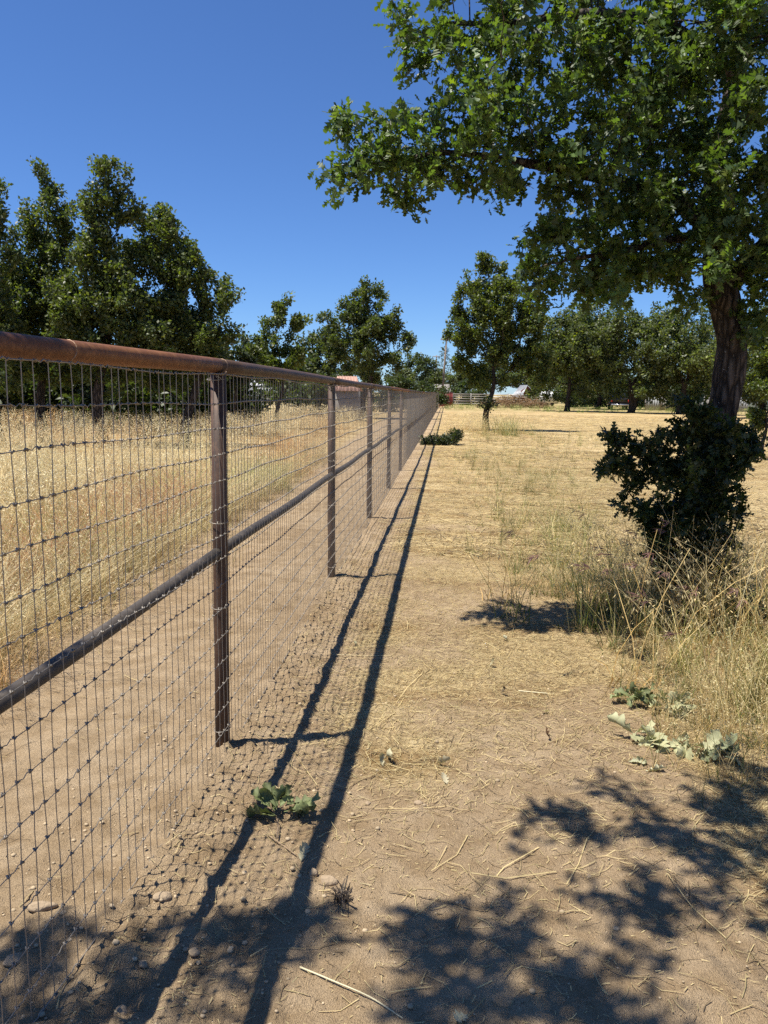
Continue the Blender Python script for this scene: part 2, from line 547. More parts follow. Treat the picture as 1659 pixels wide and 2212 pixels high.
for k in range(N_POST - 1):
    y0, y1 = posts_y[k], posts_y[k + 1]
    z0, z1 = fb(y0), fb(y1)
    n = 10
    t = np.linspace(0, 1, n)
    dz = 0.004 * math.sin(k * 2.1)
    b_ = MB(); b_.tube(np.stack([fdx(y0 + t * SP), (y0 - Y0) + 0.002 + t * (SP - 0.004), z0 + t * (z1 - z0) + RAIL_Z + dz * np.sin(np.pi * t) - (0.022 * (1 - t) if k == 0 else 0)], 1), 0.0283, 20 if k < 4 else 10, cap=True)
    if k < 5:
        for q in ((0.0,) if k else (0.62,)):
            yy = y0 - Y0 + 0.06 + q * SP
            ring = np.stack([float(fdx(yy + Y0)) + .0284 * np.cos(tt), np.full(15, yy), RAIL_Z + fb(y0) - (.0082 if k == 0 else 0) + .0284 * np.sin(tt)], 1)
            ring[:, 1] += 0.01 * np.sin(tt)
            b2 = MB(); b2.tube(ring, 0.0016, 5)
            rr = None
    top = b_.build('top_rail', MAT['rust_a'] if k in (0, 4, 5, 9, 14) else MAT['rust_b'], fence, True)
    if k < 5:
        b2.build('weld_bead', MAT['weld'], top, True)
    t = np.linspace(0, 1, 14)
    b_ = MB(); b_.tube(np.stack([fdx(y0 + t * SP) + 0.003 * np.sin(5 * t + k), (y0 - Y0) + PR * 0.9 + t * (SP - 1.8 * PR), z0 + t * (z1 - z0) + MID_Z + 0.006 * np.sin(7 * t + k) - (0.075 * (1 - t) if k == 0 else 0)], 1), 0.0215, 12 if k < 5 else 8, cap=True)
    b_.build('middle_rail', MAT['midrail'], fence, True)
    if 0 < k < 5:
        ring = np.stack([float(fdx(y0)) + 0.0245 * np.cos(tt), np.full(15, y0 - Y0 + 0.02), MID_Z + fb(y0) + 0.0265 * np.sin(tt)], 1)
        b2 = MB(); b2.tube(ring, 0.005, 5)
        b2.build('saddle_weld', MAT['weld'], fence, True)

# wire mesh on the lane side: 16 line wires, stay wires every two inches, a knot at each crossing
WX = PR + 0.004
ROWS = 16
ROW_DZ = 1.524 / (ROWS - 1)
BOT = 0.022
mesh_p = empty('wire_mesh'); mesh_p.parent = fence
ys_near = np.arange(0.75, 15.6, 0.0508)
y_far = np.arange(ys_near[-1] + 0.0508, posts_y[-1], 0.0508)


def wave(y, r):
    return 0.005 * np.sin(y * 1.9 + r * 1.3) + 0.0035 * np.sin(y * 6.1 + r * 2.7)


for r in range(ROWS):
    z = BOT + r * ROW_DZ
    ya = np.arange(0.2, 15.6, 0.0127)
    ph = (ya - 0.75) / 0.0508
    fr = ph - np.floor(ph)
    crimp = np.where(np.abs(fr - 0.5) < 0.3, np.sin((fr - 0.5) / 0.3 * np.pi), 0) * 0.0042 * (((np.floor(ph) + r) % 3) == 0)
    yb = np.arange(15.7, posts_y[-1], 0.9)
    yy = np.concatenate([ya, yb])
    zz = np.concatenate([z + wave(ya, r) + crimp, z + wave(yb, r)]) + gbase(0, yy)
    if r == 0:
        zz = zz + 0.012 * (np.concatenate([vnoise(ya * 1.5, ya * 0, 5), vnoise(yb * 1.5, yb * 0, 5)]) - 0.3)
    pts = np.stack([fdx(yy) + WX + 0.0015, yy - Y0, zz], 1)
    b_ = MB(); b_.tube(pts, 0.0018 if r in (0, ROWS - 1) else 0.00135, 4, cap=False)
    b_.build('line_wire', MAT['wire'], mesh_p, True)
stay_mes = []
for q in range(6):
    zs = np.linspace(BOT, BOT + 1.524, 31)
    pts = np.stack([0.0015 * np.sin(zs * 9 + q), 0.0022 * np.sin(zs * (7 + q) + q * 2) + 0.0012 * rng.standard_normal(31), zs], 1)
    b_ = MB(); b_.tube(pts, 0.0012, 5, cap=False)
    stay_mes.append(b_.mesh('stay_wire', True))
for k, y in enumerate(ys_near):
    o = link('stay_wire', stay_mes[k % 6], MAT['wire'], mesh_p)
    o.location = (WX + float(fdx(y)), y - Y0 + random.uniform(-.003, .003), random.uniform(-.002, .002)); o.rotation_euler = (random.gauss(0, .0022), 0, 0)
b_ = MB()
z4 = np.array([BOT, BOT + 1.524])
for y in y_far:
    b_.tube([(WX + float(fdx(y)), y - Y0, z4[0] + fb(y)), (WX + float(fdx(y)), y - Y0, z4[1] + fb(y))], 0.0014, 3, cap=False)
far_stays = b_.build('stay_wire_run', MAT['wire'], mesh_p); far_stays['kind'] = 'stuff'
kn = MB(); kt = np.linspace(0, 2 * np.pi, 5)
kn.tube(np.stack([0.003 * np.cos(kt), 0.0035 * np.sin(kt), 0.0035 * np.cos(kt * 2) * 0.6], 1), 0.0021, 3, cap=False)
KT = kn.arrays()
YK, RK = np.meshgrid(ys_near[ys_near < 13], np.arange(ROWS))
YK = YK.ravel(); RK = RK.ravel()
kp = np.stack([fdx(YK) + WX + .0008, YK - Y0, BOT + RK * ROW_DZ + wave(YK, RK)], 1)
b_ = MB(); b_.tile(KT, kp, rng.uniform(-.5, .5, len(kp)), np.full(len(kp), 1.35))
kno = b_.build('wire_knot', MAT['wire'], mesh_p, True); kno['kind'] = 'stuff'
tie_b = MB(); ta = np.linspace(-0.6, 2 * np.pi - 0.6, 18)
tp = np.stack([(PR + 0.005) * np.cos(ta), (PR + 0.005) * np.sin(ta), 0.006 * np.sin(ta)], 1)
tie_b.tube(np.concatenate([tp, [[0.03, -0.045, 0.004], [0.022, -0.06, 0.010], [0.03, -0.075, 0.004]]]), 0.0017, 5)
tie_me = tie_b.mesh('tie_wire', True)
for k, y in enumerate(posts_y[:8]):
    for z in (0.10, 0.62, 0.98, 1.53):
        o = link('tie_wire', tie_me, MAT['wire'], fence)
        o.location = (float(fdx(y)), y - Y0, z + random.uniform(-.015, .015) + fb(y)); o.rotation_euler = (0, 0.1 * random.uniform(-1, 1), random.uniform(-.4, .4))

# ------------------------------------------------------------------ trees
def rowsleaf(rows):
    V = []; F = []
    for i, (y, w, sh) in enumerate(rows):
        V += [(-w, y + sh, 0.10 * w + 0.03 * math.sin(y * 5)), (0, y, 0.03 * math.sin(y * 5)), (w, y + sh, 0.10 * w + 0.03 * math.sin(y * 5))]
    for i in range(len(rows) - 1):
        a = i * 3
        F += [(a, a + 1, a + 4), (a, a + 4, a + 3), (a + 1, a + 2, a + 5), (a + 1, a + 5, a + 4)]
    return np.array(V, float), np.array(F)


LEAF_OAK = rowsleaf([(0.0, .015, 0), (.12, .05, 0), (.24, .27, .04), (.34, .09, 0), (.50, .36, .06), (.62, .11, 0), (.76, .30, .06), (.86, .12, .02), (1.0, .07, 0)])
LEAF_OAK_LO = rowsleaf([(0, .02, 0), (.27, .27, .05), (.42, .10, 0), (.66, .35, .07), (.98, .10, 0)])
def flatleaf(rows):
    V = []; F = []
    for i, (y, w, sh) in enumerate(rows):
        V += [(-w, y + sh, 0.22 * w + .05 * math.sin(y * 6)), (w * .92, y + sh * 1.2, -0.05 * w + .05 * math.sin(y * 6))]
    for i in range(len(rows) - 1):
        a = i * 2
        F += [(a, a + 1, a + 3), (a, a + 3, a + 2)]
    return np.array(V, float), np.array(F)


LEAF_LOBED = flatleaf([(0.0, .02, 0), (.20, .05, 0), (.33, .27, .07), (.42, .07, 0), (.60, .36, .09), (.69, .09, 0), (.90, .22, .05), (1.04, .03, 0)])
LEAF_4 = (np.array([(0, 0, 0), (.32, .45, .10), (0, 1, 0.0), (-.30, .55, .10)], float), np.array([(0, 1, 2), (0, 2, 3)]))


def colonize(A, seeds, parents, step, infl, kill, iters=220, cap=16000, jit=0.25, grav=0.0):
    pos = np.zeros((cap, 3)); par = np.full(cap, -1)
    n = len(seeds); pos[:n] = seeds; par[:n] = parents
    A = np.array(A)
    D = np.full(len(A), 1e9); near = np.zeros(len(A), int)

    def upd(i0, i1):
        nonlocal D, near
        for c in range(i0, i1, 256):
            e = min(i1, c + 256)
            d = np.linalg.norm(A[:, None] - pos[None, c:e], axis=2)
            j = d.argmin(1); dm = d[np.arange(len(A)), j]
            m = dm < D
            D = np.where(m, dm, D); near = np.where(m, j + c, near)
    upd(0, n)
    stall = {}
    for it in range(iters):
        m = D < infl
        if not m.any() or n > cap - 600:
            break
        s = np.zeros((n, 3))
        v = (A[m] - pos[near[m]]) / (D[m][:, None] + 1e-9)
        np.add.at(s, near[m], v)
        idx = np.unique(near[m])
        d = s[idx]; L = np.linalg.norm(d, axis=1); ok = L > 1e-3
        idx = idx[ok]; d = d[ok] / L[ok][:, None]
        d = d + jit * rng.standard_normal(d.shape); d[:, 2] += grav
        d /= np.linalg.norm(d, axis=1)[:, None]
        cnt = np.array([stall.get(i, 0) for i in idx])
        keep = cnt < 5
        idx = idx[keep]; d = d[keep]
        for i in idx: stall[i] = stall.get(i, 0) + 1
        if len(idx) == 0:
            break
        if len(idx) > 500:
            q = rng.permutation(len(idx))[:500]; idx = idx[q]; d = d[q]
        k = len(idx)
        pos[n:n + k] = pos[idx] + d * step; par[n:n + k] = idx
        upd(n, n + k); n += k
        alive = D > kill
        A = A[alive]; D = D[alive]; near = near[alive]
        if len(A) == 0:
            break
    return pos[:n], par[:n]


def radii(par, tip, expo, fixed=None):
    n = len(par); r = np.zeros(n)
    for i in range(n - 1, -1, -1):
        if r[i] == 0:
            r[i] = tip ** expo
        if par[i] >= 0:
            r[par[i]] += r[i]
    r = r ** (1 / expo)
    if fixed is not None:
        k = len(fixed); r[:k] = fixed
        for i in range(k, n):
            r[i] = min(r[i], r[par[i]] * 0.9 if par[i] < k else r[par[i]])
    return r


def branch_mesh(mb, pos, par, r, m=6, rmin=0.0, skip=None):
    e = np.nonzero((par >= 0) & (r > rmin))[0]
    if skip is not None:
        e = e[e >= skip]
    p = par[e]
    d = pos[e] - pos[p]; L = np.linalg.norm(d, axis=1); e = e[L > 1e-6]; p = par[e]
    d = pos[e] - pos[p]; d /= np.linalg.norm(d, axis=1)[:, None]
    dn = np.zeros_like(pos); dn[e] = d
    dp = dn[p].copy(); z = np.linalg.norm(dp, axis=1) < .5; dp[z] = d[z]
    main = r[e] > 0.55 * r[p]
    dp = np.where(main[:, None], dp, d)
    rp = np.where(main, r[p], np.minimum(r[p], r[e] * 1.15))
    t = np.arange(m) * 2 * np.pi / m

    def ring(c, dd, rr):
        ref = np.array([0.37, 0.21, 0.9]); a = np.cross(dd, ref); a /= np.linalg.norm(a, axis=1)[:, None] + 1e-9
        b = np.cross(dd, a)
        return c[:, None] + rr[:, None, None] * (np.cos(t)[None, :, None] * a[:, None] + np.sin(t)[None, :, None] * b[:, None])
    R0 = ring(pos[p], dp, rp); R1 = ring(pos[e], d, r[e])
    V = np.concatenate([R0, R1], 1).reshape(-1, 3)
    j = np.arange(m); j2 = (j + 1) % m
    F1 = np.concatenate([np.stack([j, j2, m + j2], 1), np.stack([j, m + j2, m + j], 1)])
    F = (F1[None] + (np.arange(len(e)) * 2 * m)[:, None, None]).reshape(-1, 3)
    mb.add(V, F)


def blob_points(blobs, dens, yspread=None):
    """blobs: (centre, radii xyz) ellipsoids; points denser toward the rim"""
    out = []
    for c, rad in blobs:
        rad = np.asarray(rad, float)
        k = max(6, int(dens * 4.19 * rad.prod()))
        v = rng.standard_normal((k, 3)); v /= np.linalg.norm(v, axis=1)[:, None]
        rr = rng.uniform(0.12, 1, (k, 1)) ** 0.5
        if k > 40:
            ns = int(np.clip(k / 14, 6, 16))
            sc_ = rng.standard_normal((ns, 3)); sc_ /= np.linalg.norm(sc_, axis=1)[:, None]
            sc_ *= rng.uniform(0.25, 0.85, (ns, 1))
            sub = rng.integers(0, ns, k)
            out.append(np.asarray(c) + (sc_[sub] + v * rr * rng.uniform(0.38, 0.52)) * rad)
        else:
            out.append(np.asarray(c) + v * rr * rad * (0.82 + 0.36 * rng.random((k, 1))))
    return np.concatenate(out)


def leaf_cols(k, base, var=0.3, yellow=0.1):
    c = np.asarray(base)[None] * (1 + var * (rng.random((k, 1)) * 2 - 1)) * np.ones((k, 3))
    c[:, 0] *= 1 + 0.2 * rng.random(k)
    y = rng.random(k) < yellow
    c[y] *= np.array([1.7, 1.5, 0.7])
    return c


def foliage(mb, T, pos, par, r, tip, n, size, base, spread=0.05, up=0.8, var=0.3, yellow=0.08, extra=None, droop=0.15):
    nd = np.nonzero(r < tip * 2.1)[0]
    nd = nd[par[nd] >= 0]
    wt = 0.08 + rng.random(len(nd)) ** 2
    if extra is not None:
        wt = wt * extra[nd]
    pick = rng.choice(nd, n, p=wt / wt.sum())
    p = pos[pick] + spread * np.clip(rng.standard_normal((n, 3)), -1.6, 1.6)
    bd = pos[pick] - pos[par[pick]]; bd /= np.linalg.norm(bd, axis=1)[:, None] + 1e-9
    d = bd * 0.8 + 0.9 * rng.standard_normal((n, 3)); d[:, 2] -= droop
    nrm = rng.standard_normal((n, 3)) * 0.75; nrm[:, 2] += up
    # clumps: leaves of one node share a tone
    tone = 0.75 + 0.5 * _hash(pick, pick * 3, 5)[:, None]
    mb.leaves(T, p, d, nrm, size * rng.uniform(0.5, 1.3, n), leaf_cols(n, base, var, yellow) * tone)


def resample(pts, rad, step):
    pts = np.asarray(pts, float); rad = np.asarray(rad, float)
    # Catmull-Rom through the points
    L = np.concatenate([[0], np.cumsum(np.linalg.norm(np.diff(pts, axis=0), axis=1))])
    n = max(3, int(L[-1] / step))
    t = np.linspace(0, L[-1], n)
    ext = np.concatenate([[2 * pts[0] - pts[1]], pts, [2 * pts[-1] - pts[-2]]])
    i = np.clip(np.searchsorted(L, t, side='right') - 1, 0, len(pts) - 2)
    u = ((t - L[i]) / (L[i + 1] - L[i]))[:, None]
    p0, p1, p2, p3 = ext[i], ext[i + 1], ext[i + 2], ext[i + 3]
    o = 0.5 * (2 * p1 + (p2 - p0) * u + (2 * p0 - 5 * p1 + 4 * p2 - p3) * u ** 2 + (3 * p1 - p0 - 3 * p2 + p3) * u ** 3)
    return o, np.interp(t, L, rad)


def px(blobs, Y, dy=None):
    """ellipsoids from frame discs (u, v, r[, Y]) at depth Y"""
    out = []
    for b in blobs:
        yy = b[3] if len(b) > 3 else Y
        s = yy / FPX
        out.append((P(b[0], b[1], yy), (b[2] * s, (dy if dy else b[2] * s), b[2] * s)))
    return out


# ---- the big oak at the right, its limb reaching left and over the lane
YO = 5.6
oak_base = G(1508, 1300)
oak = empty('oak_tree', (oak_base[0], oak_base[1], 0))
tag(oak, 'big leafy oak at right whose limb reaches left over the lane', 'tree')


def oloc(V):
    return np.asarray(V) - np.array([oak_base[0], oak_base[1], 0])


trunk_pts = [np.array([oak_base[0], oak_base[1], -0.1])] + [P(u, v, y) for u, v, y in ((1520, 1180, 5.62), (1537, 1060, 5.62), (1556, 920, 5.6), (1576, 800, 5.6), (1579, 720, 5.6), (1565, 650, 5.58), (1550, 590, 5.55), (1545, 510, 5.6), (1540, 420, 5.75), (1560, 300, 5.9), (1590, 150, 6.0), (1605, 0, 6.0), (1600, -150, 6.0))]
trunk_r = [0.15, 0.115, 0.105, 0.098, 0.095, 0.100, 0.105, 0.098, 0.075, 0.068, 0.062, 0.052, 0.042, 0.03]
limbB = [P(1560, 630, 5.57), P(1610, 575, 5.55), P(1670, 520, 5.5), P(1760, 430, 5.5), P(1850, 320, 5.5), P(1900, 150, 5.4)]
limbB_r = [0.08, 0.075, 0.07, 0.06, 0.05, 0.03]
limbC = [P(1545, 520, 5.5), P(1470, 440, 5.3), P(1360, 400, 5.1), P(1230, 370, 4.9), P(1090, 345, 4.8), P(960, 330, 4.7), P(850, 350, 4.65)]
limbC_r = [0.055, 0.045, 0.038, 0.03, 0.022, 0.015, 0.008]
limbD = [P(1760, 430, 5.5), (3.1, 4.3, 3.5), (2.4, 2.7, 4.1), (1.4, 1.4, 4.5), (.3, .75, 4.6), (-.8, .55, 4.5), (-2.0, .6, 4.3)]
limbD_r = [0.055, 0.048, 0.042, 0.034, 0.026, 0.018, 0.01]
limbE = [P(1590, 170, 5.95), P(1450, 60, 5.2), P(1280, 30, 5.0), P(1100, 50, 4.9), P(960, 50, 4.8)]
limbE_r = [0.045, 0.036, 0.028, 0.018, 0.01]
limbF = [P(1545, 500, 5.5), P(1440, 520, 5.2), P(1330, 545, 5.1), P(1220, 560, 5.0)]
limbF_r = [0.035, 0.026, 0.018, 0.01]
seeds = []; spar = []; srad = []
tmb = MB()
polys = [(trunk_pts, trunk_r, -1), (limbB, limbB_r, 0), (limbC, limbC_r, 0), (limbD, limbD_r, 0), (limbE, limbE_r, 0), (limbF, limbF_r, 0)]
for qi, (pp, rr_, _) in enumerate(polys):
    o_, r_ = resample(pp, rr_, 0.04)
    tmb.tube(oloc(o_), r_, 26 if qi == 0 else 14, jit=0.30 if qi == 0 else 0.2, seed=qi)
    k0 = len(seeds)
    sel = o_[::2]
    for i, p_ in enumerate(sel):
        if i == 0:
            if qi == 0:
                pr = -1
            else:
                S = np.array(seeds); pr = int(np.linalg.norm(S - p_, axis=1).argmin())
        else:
            pr = k0 + i - 1
        seeds.append(p_); spar.append(pr); srad.append(float(r_[::2][i]))
tmb.build('trunk', MAT['bark'], oak, True)

vis = px([(760, 385, 55), (730, 395, 35), (850, 355, 75), (840, 400, 45), (930, 340, 90), (930, 420, 35), (1020, 330, 100), (1060, 400, 45), (1110, 320, 105), (1200, 330, 105), (1300, 330, 110),
          (735, 255, 22), (760, 300, 25), (820, 300, 40), (900, 270, 50),
          (960, 180, 35), (930, 60, 35), (870, 68, 16), (980, 40, 50), (1040, 120, 60), (1010, 200, 60), (1100, 180, 80), (1120, 60, 80), (1200, 120, 90), (1220, 10, 80), (1300, 180, 100)], 4.75, 0.42) + \
    px([(1400, 330, 110), (1480, 330, 100), (1600, 330, 90), (1400, 180, 110), (1500, 150, 110), (1620, 150, 100), (1340, 60, 100), (1450, 20, 110), (1600, 20, 110), (1400, 450, 90), (1500, 480, 80), (1620, 470, 70),
        (1250, 470, 60), (1310, 470, 70), (1190, 540, 55), (1180, 600, 50), (1260, 570, 75), (1340, 560, 80), (1420, 560, 70), (1230, 640, 35), (1300, 640, 40), (1390, 620, 45), (1480, 560, 50), (1130, 530, 25), (1150, 640, 30),
        (1640, 620, 45), (1645, 700, 35), (1720, 550, 80), (1720, 350, 110), (1750, 150, 120), (1700, 700, 40), (1560, 250, 80, 5.1), (1560, 380, 70, 5.1), (1530, 130, 80, 5.1), (1590, 30, 80, 5.1), (1500, 560, 55, 5.2), (1620, 560, 40, 5.2), (1500, 640, 25), (1190, 480, 25)], 5.25, 0.60) + \
    px([(1000, -90, 70), (1120, -110, 110), (1280, -140, 120), (1450, -160, 130), (1620, -180, 130), (1380, -330, 140), (1550, -380, 140), (1780, -100, 130)], 5.3, 0.6)
A = blob_points(vis, 210)
# what shades the near ground: clumps hung from the overhead limb, found by following the sun back from each shaded patch
K = SUN_L[:2] / -SUN_L[2]


def back(u, v, h):
    g = G(u, v)
    return np.array([g[0] - K[0] * h, g[1] - K[1] * h, h])


shade = []
for u, v, r_, h in ((60, 2060, .16, 4.6), (200, 2030, .10, 4.7), (300, 2110, .16, 4.8), (170, 2150, .18, 4.6), (60, 2200, .2, 4.7), (440, 2010, .13, 4.7), (420, 2130, .10, 4.8), (560, 2020, .12, 4.6), (560, 2110, .09, 4.7), (660, 1990, .05, 4.6), (690, 1965, .03, 4.6), (450, 2200, .14, 4.8), (640, 2060, .05, 4.6), (300, 2200, .1, 4.6),
                    (960, 1980, .10, 4.5), (1050, 1960, .09, 4.5), (900, 2020, .06, 4.5), (920, 2110, .16, 4.6), (1060, 2060, .17, 4.6), (1160, 2010, .07, 4.5), (1130, 2090, .10, 4.6), (1000, 2180, .18, 4.7), (1230, 2080, .06, 4.5), (1180, 2170, .10, 4.6), (1310, 2150, .10, 4.5), (1270, 2060, .05, 4.4), (1340, 2100, .06, 4.4), (1420, 2190, .06, 4.6), (1350, 2205, .1, 4.6),
                    (1160, 1780, .09, 4.1), (1220, 1740, .10, 4.1), (1260, 1800, .11, 4.2), (1300, 1720, .05, 4.0), (1350, 1770, .11, 4.1), (1420, 1740, .08, 4.0), (1430, 1810, .08, 4.1), (1130, 1830, .03, 4.1), (1330, 1690, .04, 4.0), (1490, 1860, .07, 4.1),
                    (1350, 1890, .035, 4.2), (1420, 1900, .05, 4.2), (1470, 1940, .05, 4.2), (1500, 1980, .05, 4.2), (1300, 1920, .03, 4.2), (1400, 1990, .05, 4.3), (1330, 1970, .03, 4.2), (1540, 1920, .04, 4.1),
                    (1540, 1730, .13, 3.9), (1630, 1720, .15, 3.9), (1600, 1790, .13, 4.0), (1560, 1680, .08, 3.8), (1650, 1840, .1, 4.0), (1640, 1900, .07, 4.1), (1600, 1950, .07, 4.1), (1650, 1990, .1, 4.2), (1640, 2050, .04, 4.3), (1560, 1840, .06, 4.0), (1640, 1660, .1, 3.8)):
    c = back(u, v, h * .86)
    q_ = 0.72 if u < 700 else 0.88
    shade.append((c, (r_ * q_, r_ * q_, 0.22)))
A2 = np.concatenate([c + (rng.standard_normal((max(5, int(900 * rd[0] * rd[1])), 3)) * 0.48 * np.array([rd[0], rd[1], .26])) for c, rd in shade])
TIP = 0.0022
pos, par = colonize(np.concatenate([A, A2]), np.array(seeds), np.array(spar), 0.065, 2.5, 0.075, 200, 22000, 0.22)
rad = radii(par, TIP, 2.35, np.array(srad))
mb = MB(); branch_mesh(mb, oloc(pos), par, rad, 5, 0, skip=len(seeds))
mb.build('branches', MAT['bark'], oak, True)
mb = MB()
ok_nodes = np.arange(len(pos)) >= len(seeds)
rad2 = np.where(ok_nodes, rad, 9)
over = np.zeros(len(pos))
for c, rd in shade:
    over = np.maximum(over, np.linalg.norm((pos - c)[:, :2], axis=1) < rd[0] * 1.05)
over = np.where(pos[:, 1] < 3.8, over * 0.85, 1.0)
foliage(mb, LEAF_LOBED, oloc(pos), par, rad2, TIP, 38000, 0.068, (0.074, 0.122, 0.036), 0.034, 0.7, 0.45, 0.07, extra=over)
mb.build('crown', MAT['oak_leaf'], oak)
print('oak nodes', len(pos))


# ---- trees further off
def far_tree(name, label, base, blobs, dens, step, kill, tip, n_leaf, leaf, size, col, trunk_r, group=None, lean=(0, 0), T=LEAF_4, m=4, fork=0.45, var=0.35, cat='tree', multi=1, spread=None, yellow=0.08):
    """trunk grown into ellipsoids of foliage; all coordinates in the world, stored about the base"""
    base = np.asarray(base, float)
    A = blob_points(blobs, dens)
    zlo = min(c[2] - r_[2] for c, r_ in blobs); ztop = max(c[2] + r_[2] * .8 for c, r_ in blobs)
    cen = np.mean([c for c, _ in blobs], axis=0)
    t = empty(name, base)
    tag(t, label, cat, group)
    seeds = []; sp = []; sr = []
    mt = MB()
    for q in range(multi):
        top = np.array([base[0] * .5 + cen[0] * .5 + lean[0], base[1] * .5 + cen[1] * .5 + lean[1], max(zlo + .3, base[2] + fork * (ztop - base[2]))])
        if multi > 1:
            top = top + np.array([(q - (multi - 1) / 2) * 0.5, 0, 0.1 * q])
        k = 10
        s = np.linspace(0, 1, k)[:, None]
        bend = np.array([trunk_r * 1.2 * math.sin(base[0] * 3 + q), 0, 0])
        pp = base + (top - base) * s + bend * np.sin(s * 6.0)
        pp[0, 2] -= 0.15
        rr_ = np.linspace(trunk_r * 1.15, trunk_r * 0.55, k)
        rr_[0] *= 1.3
        mt.tube(pp - base, rr_, 9, jit=0.25, seed=q)
        k0 = len(seeds)
        for i in range(k):
            seeds.append(pp[i]); sp.append(k0 + i - 1 if i else -1); sr.append(rr_[i])
    pos, par = colonize(A, np.array(seeds), np.array(sp), step, 6 + step * 20, kill, 140, 14000, 0.2)
    rad = radii(par, tip, 2.3, np.array(sr))
    branch_mesh(mt, pos - base, par, rad, m, tip * 1.5, skip=len(seeds))
    mt.build('trunk', MAT['bark'], t, True)
    mb = MB()
    r2 = np.where(np.arange(len(pos)) >= len(seeds), rad, 9)
    foliage(mb, T, pos - base, par, r2, tip, n_leaf, size, col, spread if spread else size * 0.9, 0.55, var, yellow)
    mb.build('crown', MAT['far_leaf'], t)
    return t


GL = (0.082, 0.112, 0.038)
GR_L = 'oaks standing in the tall grass beyond the fence'
far_tree('oak_tree', 'tall oak with a high narrow tower of leaves, left of the fence post', (*P(221, 880, 20)[:2], 0), px([(232, 390, 52), (215, 450, 50), (262, 450, 50), (240, 360, 35), (290, 455, 22), (225, 520, 70), (240, 600, 110), (190, 680, 90), (280, 690, 100), (230, 760, 80), (150, 620, 50), (170, 790, 60), (280, 800, 60), (230, 830, 40), (140, 740, 60), (310, 740, 60)], 20), 30, 0.13, 0.16, .006, 44000, None, 0.105, GL, 0.15, GR_L, fork=.55)
far_tree('oak_tree', 'oak with a pointed top second from the left edge of the photo', (*P(95, 880, 21)[:2], 0), px([(92, 370, 28), (105, 420, 32), (115, 450, 45), (70, 480, 45), (130, 500, 55), (85, 540, 75), (60, 610, 80), (110, 680, 90), (40, 720, 80), (60, 790, 60), (120, 790, 60), (20, 640, 60), (150, 700, 50)], 21), 30, 0.13, 0.16, .006, 36000, None, 0.105, GL, 0.13, GR_L, fork=.5)
far_tree('oak_tree', 'broad oak leaning right over the pasture behind the near rail', (*P(400, 880, 21)[:2], 0), px([(340, 490, 50), (375, 510, 35), (395, 540, 25), (330, 560, 60), (390, 600, 60), (440, 620, 50), (430, 690, 65), (480, 650, 28), (505, 640, 18), (520, 630, 12), (485, 700, 30), (510, 715, 18), (360, 680, 80), (410, 745, 70), (340, 770, 60), (400, 800, 55), (450, 780, 50), (330, 800, 50), (370, 620, 60), (450, 740, 45), (420, 570, 40)], 21), 30, 0.13, 0.16, .006, 40000, None, 0.105, (0.084, 0.116, 0.038), 0.14, GR_L, lean=(0.3, 0), fork=.4)
far_tree('oak_tree', 'slim oak cut off by the left edge of the photo', (*P(0, 880, 19)[:2], 0), px([(5, 400, 22), (0, 450, 30), (-10, 500, 35), (10, 560, 35), (-30, 620, 70), (-60, 700, 90), (-120, 600, 90), (-180, 680, 110), (-20, 740, 70), (10, 800, 60)], 19), 26, 0.13, 0.16, .006, 28000, None, 0.105, GL, 0.12, GR_L, fork=.5)
# low thick growth that closes the gap under the near oaks
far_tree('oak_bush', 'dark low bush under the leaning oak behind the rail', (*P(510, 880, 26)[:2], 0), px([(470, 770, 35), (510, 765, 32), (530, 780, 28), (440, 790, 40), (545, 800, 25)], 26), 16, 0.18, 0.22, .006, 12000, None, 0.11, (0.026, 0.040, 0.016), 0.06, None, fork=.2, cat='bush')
far_tree('young_oak', 'young oak with two thin leafy spires right of the leaning oak', (*P(600, 870, 32)[:2], 0), px([(620, 655, 14), (632, 640, 8), (600, 665, 18), (612, 700, 26), (580, 690, 22), (645, 690, 18), (660, 690, 10), (600, 740, 32), (570, 760, 35), (640, 770, 30), (600, 800, 40)], 32), 14, 0.2, 0.25, .007, 13000, None, 0.13, (0.092, 0.125, 0.036), 0.09, None, fork=.4)
far_tree('oak_tree', 'large round oak in the middle distance above the fence rail', (*P(790, 870, 46)[:2], gbase(0, 46)), px([(790, 645, 38), (812, 640, 30), (750, 665, 32), (770, 690, 50), (830, 690, 40), (720, 690, 26), (700, 690, 18), (850, 715, 28), (870, 745, 26), (880, 730, 16), (790, 740, 65), (730, 745, 40), (840, 780, 40), (800, 780, 40)], 46), 7, 0.25, 0.34, .009, 24000, None, 0.17, (0.080, 0.110, 0.038), 0.22, None, fork=.4)
# the small oak standing in the straw
st = P(1051, 927, 33.5)
far_tree('small_oak', 'small oak with a bent bare trunk standing alone in the mown straw', (st[0], st[1], gbase(0, 33.5)), px([(1040, 575, 18), (1030, 610, 28), (1075, 570, 16), (1060, 610, 35), (1000, 615, 18), (1010, 660, 38), (1070, 665, 50), (1120, 640, 45), (985, 680, 14), (1010, 720, 42), (1075, 730, 60), (1130, 700, 50), (1000, 780, 28), (1050, 785, 50), (1120, 775, 42), (1155, 740, 30), (1030, 815, 25), (1090, 812, 30), (995, 745, 24), (985, 700, 18), (1160, 780, 35), (1145, 690, 40), (1045, 700, 55), (1040, 640, 40), (1100, 760, 50), (1000, 790, 26), (1150, 810, 28)], 33.5), 15, 0.2, 0.24, .008, 46000, None, 0.125, (0.088, 0.122, 0.034), 0.13, None, lean=(0.15, 0), fork=.35, yellow=.12)
